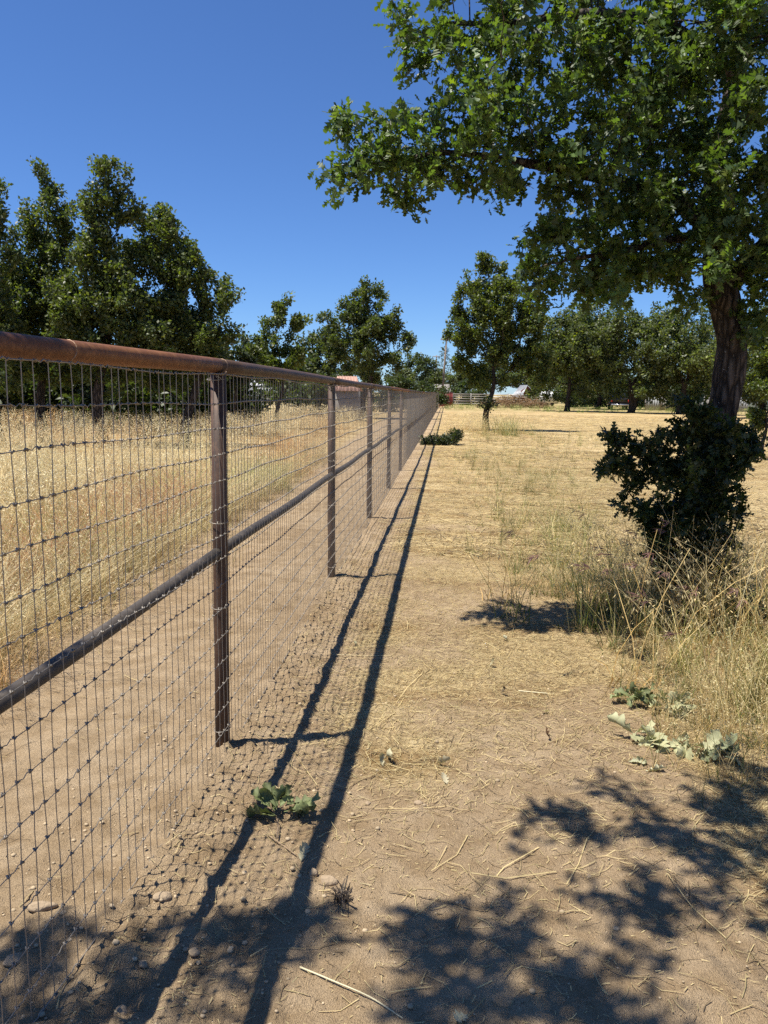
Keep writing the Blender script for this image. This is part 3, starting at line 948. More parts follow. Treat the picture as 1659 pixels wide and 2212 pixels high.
# oaks along the back of the field
GR_R = 'oaks along the far side of the field'
back_oaks = [(1225, 74, [(1225, 715, 42), (1190, 735, 35), (1265, 730, 45), (1215, 770, 60), (1260, 800, 45), (1180, 795, 40)], 'far oak just right of the small tree, above the brush pile'),
             (1362, 72, [(1350, 715, 45), (1310, 735, 42), (1400, 730, 48), (1340, 770, 60), (1400, 790, 55), (1300, 800, 45), (1420, 810, 35)], 'far oak whose dark leaning trunk stands beside the parked pickup'),
             (1470, 70, [(1450, 700, 42), (1500, 715, 45), (1430, 745, 48), (1480, 770, 60), (1530, 780, 55), (1430, 800, 45), (1500, 810, 40)], 'far oak above the grey yard fence, left of the big trunk'),
             (1640, 60, [(1600, 740, 60), (1660, 730, 70), (1560, 770, 50), (1620, 800, 65), (1700, 800, 80)], 'far oak half hidden behind the big trunk'),
             (1290, 88, [(1290, 720, 45), (1260, 760, 50), (1320, 770, 50), (1290, 810, 50)], 'dim oak standing behind the row, above the brush pile')]
for u, Y, bl, lab in back_oaks:
    far_tree('field_oak', lab, (*P(u, 880, Y)[:2], gbase(0, Y)), px([(a_, b_ - 8, c_ * 1.3) for a_, b_, c_ in bl] + [(u - 45, 836, 30), (u + 40, 838, 30), (u + 75, 830, 30), (u - 80, 832, 28)], Y), 2.4, 0.4, 0.5, .014, 22000, None, 0.26, (0.092, 0.122, 0.048), 0.24, GR_R, lean=(0.3, 0), fork=.3, multi=2 if u in (1362, 1470) else 1)
far_tree('oak_bush', 'bright green bush at the right edge behind the big trunk', (*P(1655, 930, 20)[:2], 0), px([(1640, 850, 32), (1660, 800, 40), (1650, 895, 28), (1690, 860, 50), (1630, 900, 18), (1640, 790, 25)], 20), 20, 0.14, 0.18, .005, 12000, None, 0.085, (0.075, 0.105, 0.028), 0.05, None, fork=.2, cat='bush', yellow=.2)

# wooded horizon: two trees copied along the back
protoA = far_tree('distant_tree', 'x', (0, 0, 0), [((0, 0, 6.5), (2.4, 2.4, 2.2)), ((2, 0, 5), (2, 2, 1.9)), ((-2.1, .5, 4.8), (2, 2, 2)), ((0.5, -1, 3.4), (2.6, 2.2, 1.6)), ((-1, 1, 7.9), (1.3, 1.3, 1.2))], 1.0, 0.5, 0.7, .016, 8000, None, 0.34, (0.074, 0.102, 0.044), 0.25, None, fork=.3)
protoB = far_tree('distant_tree', 'x', (0, 0, 0), [((0, 0, 5.2), (3.0, 2.6, 2.0)), ((2.6, 0, 4.2), (2, 2, 1.7)), ((-2.7, .5, 4.0), (2, 2, 1.6)), ((0.3, -1, 2.8), (3.0, 2.2, 1.4))], 1.0, 0.5, 0.7, .016, 8000, None, 0.34, (0.082, 0.108, 0.046), 0.25, None, fork=.3)
rows = [(655, 74, .75, 'B', 'distant tree between the young oak and the round oak'), (560, 70, .8, 'A', 'distant tree behind the silver shed roofs'), (700, 75, .85, 'A', 'distant tree behind the left side of the round oak'),
        (860, 95, .7, 'B', 'distant tree just right of the round oak'), (905, 112, .9, 'A', 'distant tree left of the utility pole'), (940, 135, .85, 'B', 'distant tree directly behind the utility pole'),
        (1000, 135, .9, 'B', 'distant tree behind the small oak trunk'), (1060, 132, 1.0, 'A', 'distant tree behind the white rail fence'), (1130, 130, 1.1, 'B', 'distant tree behind the red barn'), (1200, 134, 1.1, 'A', 'distant tree behind the white trailer'),
        (1400, 108, 1.0, 'B', 'distant tree behind the parked pickup'), (1500, 104, .95, 'A', 'distant tree behind the white gable'), (1600, 100, .9, 'B', 'distant tree behind the big trunk'), (1720, 96, 1.0, 'A', 'distant tree past the right edge of the photo'),
        (440, 78, .9, 'B', 'distant tree behind the leaning oak'), (300, 80, 1.0, 'A', 'distant tree behind the tower oak'), (150, 78, .95, 'B', 'distant tree behind the pointed oak'), (20, 76, 1.0, 'A', 'distant tree behind the left edge oak'), (-120, 76, 1.0, 'B', 'distant tree outside the left edge'),
        (780, 100, .85, 'B', 'distant tree behind the round oak trunk'), (1290, 118, 1.1, 'B', 'distant tree behind the dim oak')]
used = set()
for i, (u, Y, s, kd, lab) in enumerate(rows):
    pr = protoA if kd == 'A' else protoB
    t = pr if kd not in used else copy_tree(pr)
    used.add(kd)
    q = P(u, 870, Y)
    t.location = (q[0], q[1], gbase(0, Y) - 0.05); t.rotation_euler = (0, 0, i * 1.7); t.scale = (s * random.uniform(.9, 1.15), s, s * random.uniform(.9, 1.1))
    tag(t, lab, 'tree', 'wooded edge along the horizon')
# understorey: one thicket bush copied along the tree lines
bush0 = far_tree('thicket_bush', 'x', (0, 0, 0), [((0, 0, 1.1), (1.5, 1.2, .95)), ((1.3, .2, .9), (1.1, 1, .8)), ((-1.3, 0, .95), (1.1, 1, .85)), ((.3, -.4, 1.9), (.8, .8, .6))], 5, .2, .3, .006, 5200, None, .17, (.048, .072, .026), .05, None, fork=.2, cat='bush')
bl = [(-60, 27, 'left edge oak'), (40, 29, 'pointed oak trunk'), (100, 31, 'pointed oak, on its right'), (160, 27, 'tower oak, on its left'), (255, 28, 'tower oak, on its right'), (315, 31, 'leaning oak, on its left'), (375, 27, 'leaning oak'), (440, 30, 'leaning oak, on its right'),
      (1170, 122, 'white trailer, behind it'), (1310, 106, 'pickup, behind its left side'), (1380, 108, 'pickup, behind its right side'), (1440, 106, 'grey panel fence, behind its left end'), (1500, 108, 'white gable, on its left'), (1560, 106, 'white gable, on its right'), (1625, 104, 'wire stock fence, far behind it'), (1690, 100, 'right edge of the photo'), (640, 50, 'young oak'), (660, 58, 'rusty rail left of the round oak'), (850, 62, 'round oak, on its right'), (1000, 104, 'far rail fence at its left end'), (1235, 100, 'white trailer, on its right'), (1275, 104, 'far oak left of the pickup'), (1420, 90, 'leaning far trunk'), (1480, 84, 'grey panel fence'), (900, 80, 'carport'), (720, 66, 'round oak, on its left')]
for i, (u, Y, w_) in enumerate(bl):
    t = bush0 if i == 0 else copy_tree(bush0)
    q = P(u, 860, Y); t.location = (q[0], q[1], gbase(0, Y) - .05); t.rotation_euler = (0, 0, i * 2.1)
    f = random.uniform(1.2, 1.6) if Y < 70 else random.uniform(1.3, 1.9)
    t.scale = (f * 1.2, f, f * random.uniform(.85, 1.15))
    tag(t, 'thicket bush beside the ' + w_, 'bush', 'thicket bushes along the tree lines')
# the conifer behind the pole
cn = P(958, 850, 150)
ct = empty('conifer', (cn[0], cn[1], .4)); tag(ct, 'sparse grey conifer standing right behind the utility pole', 'tree')
mt = MB(); mt.tube([(0, 0, -.1), (0, 0, 5), (0.1, 0, 10.6)], [.22, .14, .03], 7); mt.build('trunk', MAT['bark'], ct, True)
mb = MB()
for k in range(46):
    z = 3.5 + 7.0 * (k / 46) ; L = 2.3 * (1 - (z - 3) / 8.2) + .3; a = k * 2.4
    d = np.array([math.cos(a), math.sin(a), .12])
    n = 26; s = rng.uniform(.15, 1, n)
    pp = np.array([0, 0, z]) + d * L * s[:, None] + rng.standard_normal((n, 3)) * .08
    mb.leaves(LEAF_4, pp, np.tile(d, (n, 1)) + rng.standard_normal((n, 3)) * .5, np.tile([0, 0, 1.], (n, 1)) + rng.standard_normal((n, 3)) * .4, np.full(n, .3), leaf_cols(n, (.06, .075, .05), .2, 0))
mb.build('crown', MAT['far_leaf'], ct)

# ---- leafy shoots round the foot of the big oak
shr = empty('oak_shrub', (oak_base[0], oak_base[1] - 0.05, 0)); tag(shr, 'dark leafy oak shoots crowding the foot of the big trunk', 'shrub')
sb = px([(1470, 1000, 70), (1430, 1040, 70), (1400, 960, 22), (1335, 955, 20), (1360, 985, 22), (1325, 1010, 16), (1370, 1030, 30), (1500, 920, 45), (1460, 940, 40), (1450, 1110, 65), (1420, 1130, 45), (1380, 1100, 22), (1500, 1080, 70), (1560, 1000, 65), (1600, 960, 32), (1590, 1040, 35), (1610, 990, 24), (1640, 960, 12), (1570, 1080, 38), (1480, 1180, 60), (1430, 1180, 40), (1490, 880, 22), (1530, 1150, 50), (1520, 960, 60), (1350, 1090, 12), (1460, 1240, 45), (1540, 920, 45), (1550, 1060, 55), (1520, 1000, 60), (1490, 1130, 55), (1540, 1220, 45), (1500, 1030, 60)], 5.28, 0.24)
A = blob_points(sb, 420)
sd = []; sp = []; sr = []
mt = MB()
for q in range(7):
    a = q * 0.9
    b0 = np.array([oak_base[0] + .12 * math.cos(a) - .05, oak_base[1] - .18 + .12 * math.sin(a), -.03]); b1 = P(1400 + q * 30, 1120 - 20 * (q % 3), 5.35)
    o_, r_ = resample([b0, (b0 + b1) / 2 + np.array([0, 0, .08]), b1], [.012, .009, .006], .06)
    mt.tube(o_ - np.array(shr.location), r_, 6)
    k0 = len(sd)
    for i, p_ in enumerate(o_): sd.append(p_); sp.append(k0 + i - 1 if i else -1); sr.append(r_[i])
pos, par = colonize(A, np.array(sd), np.array(sp), .05, 1.5, .06, 120, 7000, .25)
rad = radii(par, .0018, 2.3, np.array(sr))
branch_mesh(mt, pos - np.array(shr.location), par, rad, 4, 0, skip=len(sd))
mt.build('stem', MAT['bark'], shr, True)
mb = MB(); r2 = np.where(np.arange(len(pos)) >= len(sd), rad, 9)
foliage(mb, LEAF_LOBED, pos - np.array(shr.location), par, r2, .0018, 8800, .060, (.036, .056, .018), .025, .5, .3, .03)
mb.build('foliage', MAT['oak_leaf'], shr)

# ------------------------------------------------------------------ far things
def house_box(t, w_, d_, h_, mat, name='wall'):
    b = MB(); b.box(-w_ / 2, w_ / 2, -d_ / 2, d_ / 2, 0, h_)
    return b.build(name, mat, t)


def sheet_roof(t, p0, p1, p2, p3, n, th, mat, name='roof'):
    """ribbed metal roof between four corners (p0 p1 along the eave, p3 p2 along the ridge)"""
    b = MB(); p0, p1, p2, p3 = map(np.array, (p0, p1, p2, p3))
    nn = np.cross(p1 - p0, p3 - p0); nn = nn / np.linalg.norm(nn)
    for i in range(n):
        for a, c, hh in ((i / n, (i + .78) / n, 0), ((i + .78) / n, (i + 1) / n, .035)):
            q = [p0 + (p1 - p0) * a, p0 + (p1 - p0) * c, p3 + (p2 - p3) * c, p3 + (p2 - p3) * a]
            up = [x + nn * (th + hh) for x in q]
            b.add(np.array(q + up), [(0, 2, 1), (0, 3, 2), (4, 5, 6), (4, 6, 7), (0, 1, 5), (0, 5, 4), (1, 2, 6), (1, 6, 5), (2, 3, 7), (2, 7, 6), (3, 0, 4), (3, 4, 7)])
    return b.build(name, mat, t)


def at(u, Y, rz=0):
    q = P(u, 860, Y)
    return (q[0], q[1], float(gbase(0, Y)))


# silver shed with two roof steps
t = empty('metal_shed', at(540, 52)); t.scale = (.85, .85, .93); tag(t, 'low shed with two silver metal roofs seen through the mesh', 'shed')
house_box(t, 3.6, 3.0, 1.2, MAT['grey_wood'])
sheet_roof(t, (-1.9, -1.7, 1.25), (1.5, -1.7, 1.25), (1.9, 0, 1.85), (-1.9, 0, 1.85), 12, .03, MAT['steel'])
b = MB(); b.box(-1.6, 1.2, .1, 1.6, 1.2, 2.0); b.build('clerestory', MAT['dark'], t)
sheet_roof(t, (-1.8, .0, 1.98), (1.3, .0, 1.98), (1.3, 1.4, 2.45), (-1.8, 1.4, 2.45), 10, .03, MAT['steel'])
# faded red roof
t = empty('roofed_shed', at(752, 42)); t.scale = (.72, .72, .86); tag(t, 'shed with faded red and tan roof poking above the fence rail', 'shed')
house_box(t, 1.7, 1.6, 1.9, MAT['grey_wood'])
sheet_roof(t, (-1.0, -1.1, 1.85), (1.05, -1.1, 1.85), (.62, .1, 2.75), (-.85, .1, 2.75), 7, .03, MAT['rust_roof'])
sheet_roof(t, (1.0, 1.2, 1.85), (-1.0, 1.2, 1.85), (-.85, .12, 2.75), (.62, .12, 2.75), 7, .03, MAT['rust_roof'])
# pale carport and dark red shed left of the pole
t = empty('carport', at(884, 108)); tag(t, 'pale flat carport roof left of the utility pole', 'carport')
b = MB(); b.box(-1.6, 1.4, -1.5, 1.5, 2.35, 2.5); b.build('roof', MAT['white_paint'], t)
for x in (-1.45, 1.25):
    for y in (-1.35, 1.35):
        b = MB(); b.box(x - .05, x + .05, y - .05, y + .05, -.1, 2.346); b.build('post', MAT['grey_wood'], t)
house_box(t, 2.4, 1.6, 1.9, MAT['grey_wall'])
t = empty('red_shed', at(940, 118)); tag(t, 'small dark red shed with grey roof at the fence corner', 'shed')
b = MB(); b.box(0, 1.9, -1, 1.2, -.1, 2.2); b.build('wall', MAT['red_paint'], t)
for i in range(7):
    b = MB(); b.box(.06 + i * .26, .10 + i * .26, -1.03, -1.003, -.1, 2.19); b.build('batten', MAT['grey_wood'], t)
sheet_roof(t, (-1.6, -1.5, 2.22), (2.1, -1.5, 2.22), (2.1, 1.4, 2.8), (-1.6, 1.4, 2.8), 10, .04, MAT['grey_wood'])
# red barn with steel roof
t = empty('red_barn', at(1126, 110)); t.scale = (.68, .7, .9); tag(t, 'red barn with sloping silver roof behind the white rail fence', 'barn')
b = MB(); b.add([(-.3, -1.6, 0), (2.4, -1.6, 0), (2.4, -1.6, 1.75), (.9, -1.6, 2.9), (-.3, -1.6, 2.2), (-.3, 2, 0), (2.4, 2, 0), (2.4, 2, 1.75), (.9, 2, 2.9), (-.3, 2, 2.2)],
                [(0, 1, 2), (0, 2, 3), (0, 3, 4), (5, 7, 6), (5, 8, 7), (5, 9, 8), (1, 6, 7), (1, 7, 2), (0, 4, 9), (0, 9, 5)]); b.build('wall', MAT['red_paint'], t)
b = MB(); b.box(.5, 2.2, -1.64, -1.605, .9, 1.3); b.build('fascia', MAT['rust_roof'], t)
sheet_roof(t, (-2.4, -2.2, 1.1), (-.2, -2.2, 1.1), (1.0, -1.9, 3.05), (-.1, 1.9, 3.05), 9, .04, MAT['steel'])
sheet_roof(t, (2.7, -1.9, 1.7), (2.7, 2.2, 1.7), (.95, 2.2, 3.0), (.95, -1.9, 3.0), 8, .04, MAT['steel'])
# white trailer
t = empty('white_trailer', at(1186, 108)); t.scale = (.85, .85, .85); tag(t, 'white travel trailer beside the red barn', 'trailer')
b = MB(); b.box(-1.5, 1.5, -1.0, 1.0, .5, 2.25); b.build('body', MAT['white_paint'], t)
b = MB(); b.box(-.5, .5, -.4, .4, 2.253, 2.45); b.build('roof_vent', MAT['white_paint'], t)
for x in (-.9, .7):
    b = MB(); b.box(x, x + .6, -1.03, -1.003, 1.3, 1.8); b.build('window', MAT['glass'], t)
for x in (-.5, .4):
    b = MB(); b.tube([(x, -.95, .3), (x, -.75, .3)], .3, 14); b.build('wheel', MAT['rubber'], t)
# white gabled house and pale green wall on the right
t = empty('white_house', at(1530, 92)); tag(t, 'white gabled house partly hidden left of the big trunk', 'house')
b = MB(); b.add([(-.9, 0, 0), (1.2, 0, 0), (1.2, 0, 1.9), (.15, 0, 2.75), (-.9, 0, 1.9), (-.9, 3, 0), (1.2, 3, 0), (1.2, 3, 1.9), (.15, 3, 2.75), (-.9, 3, 1.9)],
                [(0, 1, 2), (0, 2, 3), (0, 3, 4), (5, 7, 6), (5, 8, 7), (5, 9, 8), (1, 6, 7), (1, 7, 2), (0, 4, 9), (0, 9, 5)]); b.build('wall', MAT['white_paint'], t)
sheet_roof(t, (-1.1, -.2, 1.8), (-1.1, 3.2, 1.8), (.15, 3.2, 2.8), (.15, -.2, 2.8), 6, .04, MAT['grey_wood'])
sheet_roof(t, (1.4, 3.2, 1.8), (1.4, -.2, 1.8), (.15, -.2, 2.8), (.15, 3.2, 2.8), 6, .04, MAT['grey_wood'])
b = MB(); b.box(-.3, .5, -.03, -.003, .9, 1.6); b.build('window', MAT['glass'], t)
t = empty('green_house', at(1590, 96)); tag(t, 'pale green house wall showing either side of the big trunk', 'house')
b = MB(); b.box(-2.0, 4.5, 0, 3, -.1, 2.3); b.build('wall', MAT['teal_wall'], t)
sheet_roof(t, (-2.3, -.4, 2.25), (4.8, -.4, 2.25), (4.8, 1.6, 3.0), (-2.3, 1.6, 3.0), 12, .04, MAT['grey_wall'])
for x in (-1.2, 1.6):
    b = MB(); b.box(x, x + .9, -.03, -.003, .9, 1.7); b.build('window', MAT['glass'], t)

# rail fence across the far end
t = empty('rail_fence', at(978, 99)); tag(t, 'weathered pale rail fence across the far end of the field', 'fence')
L = 11.5; n = 6
for i in range(n):
    x = i * L / (n - 1)
    b = MB(); b.box(x - .06, x + .06, -.06, .06, -.2, 1.55); b.build('post', MAT['grey_wood'], t)
    if i < n - 1:
        for z in (.25, .55, .85, 1.15, 1.42):
            b = MB(); b.box(x + .07, x + L / (n - 1) - .07, -.03, .03, z - .06, z + .06); b.build('rail', MAT['white_paint'] if i in (2, 3) else MAT['grey_wood'], t)
# the red panel where the pipe fence ends
t = empty('red_fence_panel', (FX + float(fdx(posts_y[-1])) + .1, posts_y[-1] + .2, float(gbase(0, 84)))); tag(t, 'rusty red pipe panel turning right at the fence end', 'fence panel')
for i in range(6):
    x, y = i * .30, i * 2.6
    b = MB(); b.tube([(x, y, -.1), (x, y, 1.6)], .04, 8); b.build('post', MAT['red_paint'], t)
for z in (.15, .6, 1.05, 1.6):
    b = MB(); b.tube([(0, 0, z), (1.5, 13, z + .05)], .035, 8); b.build('rail', MAT['red_paint'], t)
for i in range(60):
    f = i / 59
    b = MB(); b.tube([(1.5 * f, 13 * f, .1), (1.5 * f, 13 * f, 1.6)], .012, 4); b.build('picket', MAT['red_paint'], t)
# grey panel fence of the yard on the right
t = empty('panel_fence', at(1395, 86)); tag(t, 'grey weathered panel fence of the yard beyond the oaks', 'fence')
for i in range(7):
    x = i * 1.55
    b = MB(); b.box(x - .05, x + .05, -.05, .05, -.1, 1.75); b.build('post', MAT['grey_wood'], t)
    for j in range(6):
        b = MB(); b.box(x + .06 + j * .24, x + .06 + j * .24 + .225, -.02, .02, .02, 1.45 + .12 * math.sin(i * 3 + j)); b.build('board', MAT['grey_wood'] if i % 3 else MAT['grey_wall'], t)
t = empty('wire_fence', at(1575, 60)); tag(t, 'wire stock fence right of the big trunk', 'fence')
for i in range(5):
    b = MB(); b.tube([(i * 2, 0, -.1), (i * 2, 0, 1.45)], .05, 8); b.build('post', MAT['grey_wood'], t)
for z in (.2, .5, .8, 1.1, 1.38):
    b = MB(); b.tube([(0, -.055, z), (8, -.055, z)], .008, 4); b.build('wire', MAT['wire'], t)
for i in range(32):
    b = MB(); b.tube([(i * .25, -.06, .15), (i * .25, -.06, 1.38)], .006, 3); b.build('stay_wire', MAT['wire'], t)

# parked pickup, seen from behind
t = empty('pickup_truck', at(1340, 85), -0.12); tag(t, 'dark pickup truck parked under the oaks, tailgate toward the lane', 'pickup truck')
b = MB(); b.box(-.92, .92, 0, 5.0, .55, .80); b.box(-.92, -.80, .02, 2.0, .803, 1.25); b.box(.80, .92, .02, 2.0, .803, 1.25); b.box(-.92, .92, 2.0, 5.0, .803, 1.15); b.build('body', MAT['truck_paint'], t)
b = MB(); b.add([(-.85, 2.1, 1.153), (.85, 2.1, 1.153), (.70, 2.35, 1.80), (-.70, 2.35, 1.80), (-.85, 4.0, 1.153), (.85, 4.0, 1.153), (.70, 3.4, 1.80), (-.70, 3.4, 1.80)],
                [(0, 1, 2), (0, 2, 3), (4, 7, 6), (4, 6, 5), (0, 3, 7), (0, 7, 4), (1, 5, 6), (1, 6, 2), (3, 2, 6), (3, 6, 7)]); cabo = b.build('cab', MAT['white_paint'], t)
b = MB(); b.quad((-.70, 2.115, 1.25), (.70, 2.115, 1.25), (.60, 2.30, 1.72), (-.60, 2.30, 1.72)); b.build('rear_window', MAT['glass'], cabo)
b = MB(); b.box(-.79, .79, -.03, .03, .80, 1.28); b.build('tailgate', MAT['truck_paint'], t)
b = MB(); b.box(-.95, .95, -.16, -.04, .48, .64); b.build('bumper', MAT['chrome'], t)
for x in (-.93, .81):
    b = MB(); b.box(x, x + .12, -.02, .015, .85, 1.15); b.build('tail_light', MAT['red_lens'], t)
for x in (-.9, .65):
    for y in (.9, 4.1):
        b = MB(); b.tube([(x, y, .36), (x + .25, y, .36)], .36, 16); wo = b.build('wheel', MAT['rubber'], t)
        b = MB(); b.tube([(x - .01, y, .36), (x + .26, y, .36)], .2, 12); b.build('rim', MAT['chrome'], wo)

# poles
def pole(u, Y, h, lean, lab, arm):
    t = empty('utility_pole', at(u, Y)); tag(t, lab, 'utility pole', 'utility poles')
    b = MB(); b.tube([(0, 0, -.2), (lean * .5, 0, h / 2), (lean, 0, h)], [.17, .15, .11], 10); b.build('shaft', MAT['pole_wood'], t, True)
    b = MB(); b.box(lean - arm, lean + arm, -.2, -.08, h - .45, h - .30); c = b.build('crossarm', MAT['pole_wood'], t)
    for x in (-arm * .9, -arm * .4, arm * .4, arm * .9):
        b = MB(); b.tube([(lean + x, -.14, h - .30), (lean + x, -.14, h - .20), (lean + x, -.14, h - .08)], [.03, .06, .04], 8); b.build('insulator', MAT['grey_wall'], c)


pole(954, 112, 9.4, .5, 'wooden utility pole with crossarm at the end of the fence', .85)
pole(940, 190, 10.5, .1, 'smaller more distant utility pole left of the wooden pole', .9)
# bleached snag beside the pole
t = empty('dead_snag', at(967, 100)); tag(t, 'pale broken tree stump at the foot of the utility pole', 'stump')
b = MB(); b.tube([(0, 0, -.1), (.05, 0, .8), (-.05, .05, 1.8), (-.15, 0, 2.5)], [.35, .28, .25, .08], 9, jit=.5); b.build('trunk', MAT['grey_wood'], t, True)
b = MB(); b.tube([(0, 0, 1.2), (.3, 0, 1.7), (.35, .1, 2.1)], [.1, .07, .02], 7); b.build('limb', MAT['grey_wood'], t, True)

# heap of dead brush
hp = at(1112, 88)
t = empty('brush_pile', hp); tag(t, 'brown heap of dead brush below the red barn', 'brush pile')
b = MB()
for i in range(520):
    a = rng.uniform(0, 6.28); r_ = math.sqrt(rng.random()); x = 4.1 * r_ * math.cos(a); y = 1.6 * r_ * math.sin(a)
    h = 1.25 * (1 - r_ ** 2) * rng.uniform(.4, 1) + .05
    d = rng.standard_normal(3) * np.array([1, .6, .35]); d = d / np.linalg.norm(d) * rng.uniform(.3, .9)
    m_ = np.array([x, y, h + .05]); k_ = rng.standard_normal(3) * .12
    g = rng.uniform(.6, 1.4)
    b.tube([m_ - d, m_ + k_, m_ + d], [.022, .02, .008], 4, np.array([.9, .72, .5]) * g)
so = b.build('dead_sticks', simple_mat('dead_stick', (.22, .17, .12), .9, 0, .3, 5, use_v=True), t); so['kind'] = 'stuff'
# fresh cut oak branches by the fence
cb = G(955, 955)
far_tree('cut_branches', 'low heap of fresh cut leafy oak branches against the fence', (cb[0], cb[1] - .3, 0), px([(918, 956, 7), (935, 952, 8), (955, 950, 8), (975, 942, 9), (995, 936, 7), (950, 958, 6), (970, 955, 6), (985, 948, 7)], 23.5, .35), 150, .08, .09, .004, 2600, None, .085, (.040, .055, .024), .025, None, fork=.3, cat='brush', T=LEAF_LOBED)
# shoots on the little oak's trunk
far_tree('oak_shrub', 'dark leafy shoots hugging the trunk of the small oak', (st[0] - .1, st[1] - .15, gbase(0, 33)), px([(1040, 862, 6), (1037, 872, 6), (1066, 868, 5), (1064, 878, 4)], 33.2), 60, .1, .12, .004, 330, None, .10, (.030, .044, .018), .02, None, fork=.5, cat='shrub')

# ------------------------------------------------------------------ grasses
def strip(b, pts, wd, side, col, col2=None):
    pts = np.asarray(pts, float); k = len(pts)
    wd = np.broadcast_to(np.asarray(wd, float), (k,))
    V = np.empty((2 * k, 3)); V[0::2] = pts - side * wd[:, None] / 2; V[1::2] = pts + side * wd[:, None] / 2
    i = np.arange(k - 1) * 2
    F = np.concatenate([np.stack([i, i + 1, i + 3], 1), np.stack([i, i + 3, i + 2], 1)])
    c = np.asarray(col, float)
    if col2 is not None:
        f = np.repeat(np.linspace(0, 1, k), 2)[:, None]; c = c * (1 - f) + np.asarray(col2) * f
    b.add(V, F, c)


def spikelet(b, p, d, L, wd, col):
    d = _n(d); s = np.cross(d, rng.standard_normal(3)); s /= np.linalg.norm(s) + 1e-9
    b.add([p, p + d * L * .45 + s * wd / 2, p + d * L, p + d * L * .45 - s * wd / 2], [(0, 1, 2), (0, 2, 3)], col)


def stalk_pts(base, h, lean, az, k=4, droop=0.0):
    t = np.linspace(0, 1, k)
    d = np.array([math.cos(az), math.sin(az), 0])
    z = h * (t - droop * t ** 3)
    return np.asarray(base) + d * (lean * h * t ** 1.8)[:, None] + np.array([0, 0, 1.0]) * z[:, None]


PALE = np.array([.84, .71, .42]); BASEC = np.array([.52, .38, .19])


def oat_clump(ns, rad_, hmin, hmax, wd, seeds, sl, sw, k=4, blades=6, lean=.28, green=0.0):
    b = MB()
    for i in range(ns):
        a = rng.uniform(0, 6.28); r_ = rad_ * math.sqrt(rng.random())
        h = rng.uniform(hmin, hmax); az = rng.uniform(0, 6.28)
        p = stalk_pts((r_ * math.cos(a), r_ * math.sin(a), -.01), h, lean * rng.uniform(.2, 1.5), az, k)
        side = np.array([math.cos(a * 3), math.sin(a * 3), 0])
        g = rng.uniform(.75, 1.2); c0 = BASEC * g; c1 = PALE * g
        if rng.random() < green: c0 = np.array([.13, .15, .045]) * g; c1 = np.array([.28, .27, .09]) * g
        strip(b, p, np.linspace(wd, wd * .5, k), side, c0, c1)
        for q in range(seeds):
            f = rng.uniform(.62, 1.0); j = f * (k - 1); i0 = min(int(j), k - 2); pp = p[i0] + (p[i0 + 1] - p[i0]) * (j - i0)
            off = rng.standard_normal(3) * np.array([.02, .02, .008])
            spikelet(b, pp + off, (off[0] * 40, off[1] * 40, -.7 + rng.uniform(-.2, .6)), sl * rng.uniform(.7, 1.2), sw, np.array([.88, .77, .52]) * rng.uniform(.8, 1.12))
    for i in range(blades):
        a = rng.uniform(0, 6.28); r_ = rad_ * math.sqrt(rng.random()); h = rng.uniform(.3, .6) * hmin
        p = stalk_pts((r_ * math.cos(a), r_ * math.sin(a), -.01), h, rng.uniform(.5, 1.3), rng.uniform(0, 6.28), 3, .35)
        c0 = BASEC * rng.uniform(.7, 1.15)
        if rng.random() < green + .08: c0 = np.array([.12, .14, .04]) * rng.uniform(.8, 1.4)
        strip(b, p, [wd * 1.6, wd * 1.5, wd * .4], np.array([math.cos(a * 2), math.sin(a * 2), 0]), c0)
    return b.arrays()


def tint_at(x, y, s=0):
    n = fbm(x * .55, y * .35, 71 + s, 3); n2 = fbm(x * .9, y * .6, 83 + s, 3)
    t = np.ones((len(x), 3)) * (0.62 + .6 * rng.random((len(x), 1)) + .9 * (fbm(x * 1.7, y * 1.2, 40 + s, 3)[:, None] - .43))
    red = sstep(.52, .62, n)[:, None]
    t = t * (1 - red) + t * np.array([.90, .70, .60]) * red
    gr = sstep(.60, .72, n2)[:, None] * .6
    return t * (1 - gr) + t * np.array([.62, .72, .55]) * gr


def field_edge(y):
    return -2.62 - .030 * y - .25 * (fbm(y * .9, y * 0 + 2, 77, 3) - .45)


def scatter_field(n, ya, yb, power=1.0):
    y = ya + (yb - ya) * rng.random(n) ** power
    wdt = np.maximum(.4, .78 * y + 1.6 + field_edge(y))
    wmax = .78 * yb + 1.6
    keep = rng.random(n) < wdt / wmax
    y = y[keep]; e = field_edge(y)
    x = e - rng.random(len(y)) * np.maximum(.4, .78 * y + 1.6 + e)
    return x, y


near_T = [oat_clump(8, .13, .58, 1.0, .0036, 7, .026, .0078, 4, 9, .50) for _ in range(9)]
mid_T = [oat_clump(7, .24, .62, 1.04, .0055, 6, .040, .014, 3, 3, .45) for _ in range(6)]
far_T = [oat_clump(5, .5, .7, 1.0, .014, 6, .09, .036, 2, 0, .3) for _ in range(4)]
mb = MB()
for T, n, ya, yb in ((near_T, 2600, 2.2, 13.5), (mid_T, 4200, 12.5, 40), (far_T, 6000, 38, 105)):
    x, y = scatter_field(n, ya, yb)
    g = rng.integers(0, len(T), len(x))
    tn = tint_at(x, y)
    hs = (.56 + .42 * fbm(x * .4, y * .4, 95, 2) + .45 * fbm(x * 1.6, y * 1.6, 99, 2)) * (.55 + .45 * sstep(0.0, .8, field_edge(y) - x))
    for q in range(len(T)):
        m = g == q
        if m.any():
            mb.tile(T[q], np.stack([x[m], y[m], gz(x[m], y[m])], 1), rng.uniform(0, 6.28, m.sum()), np.stack([np.ones(m.sum()), hs[m]], 1), tn[m])
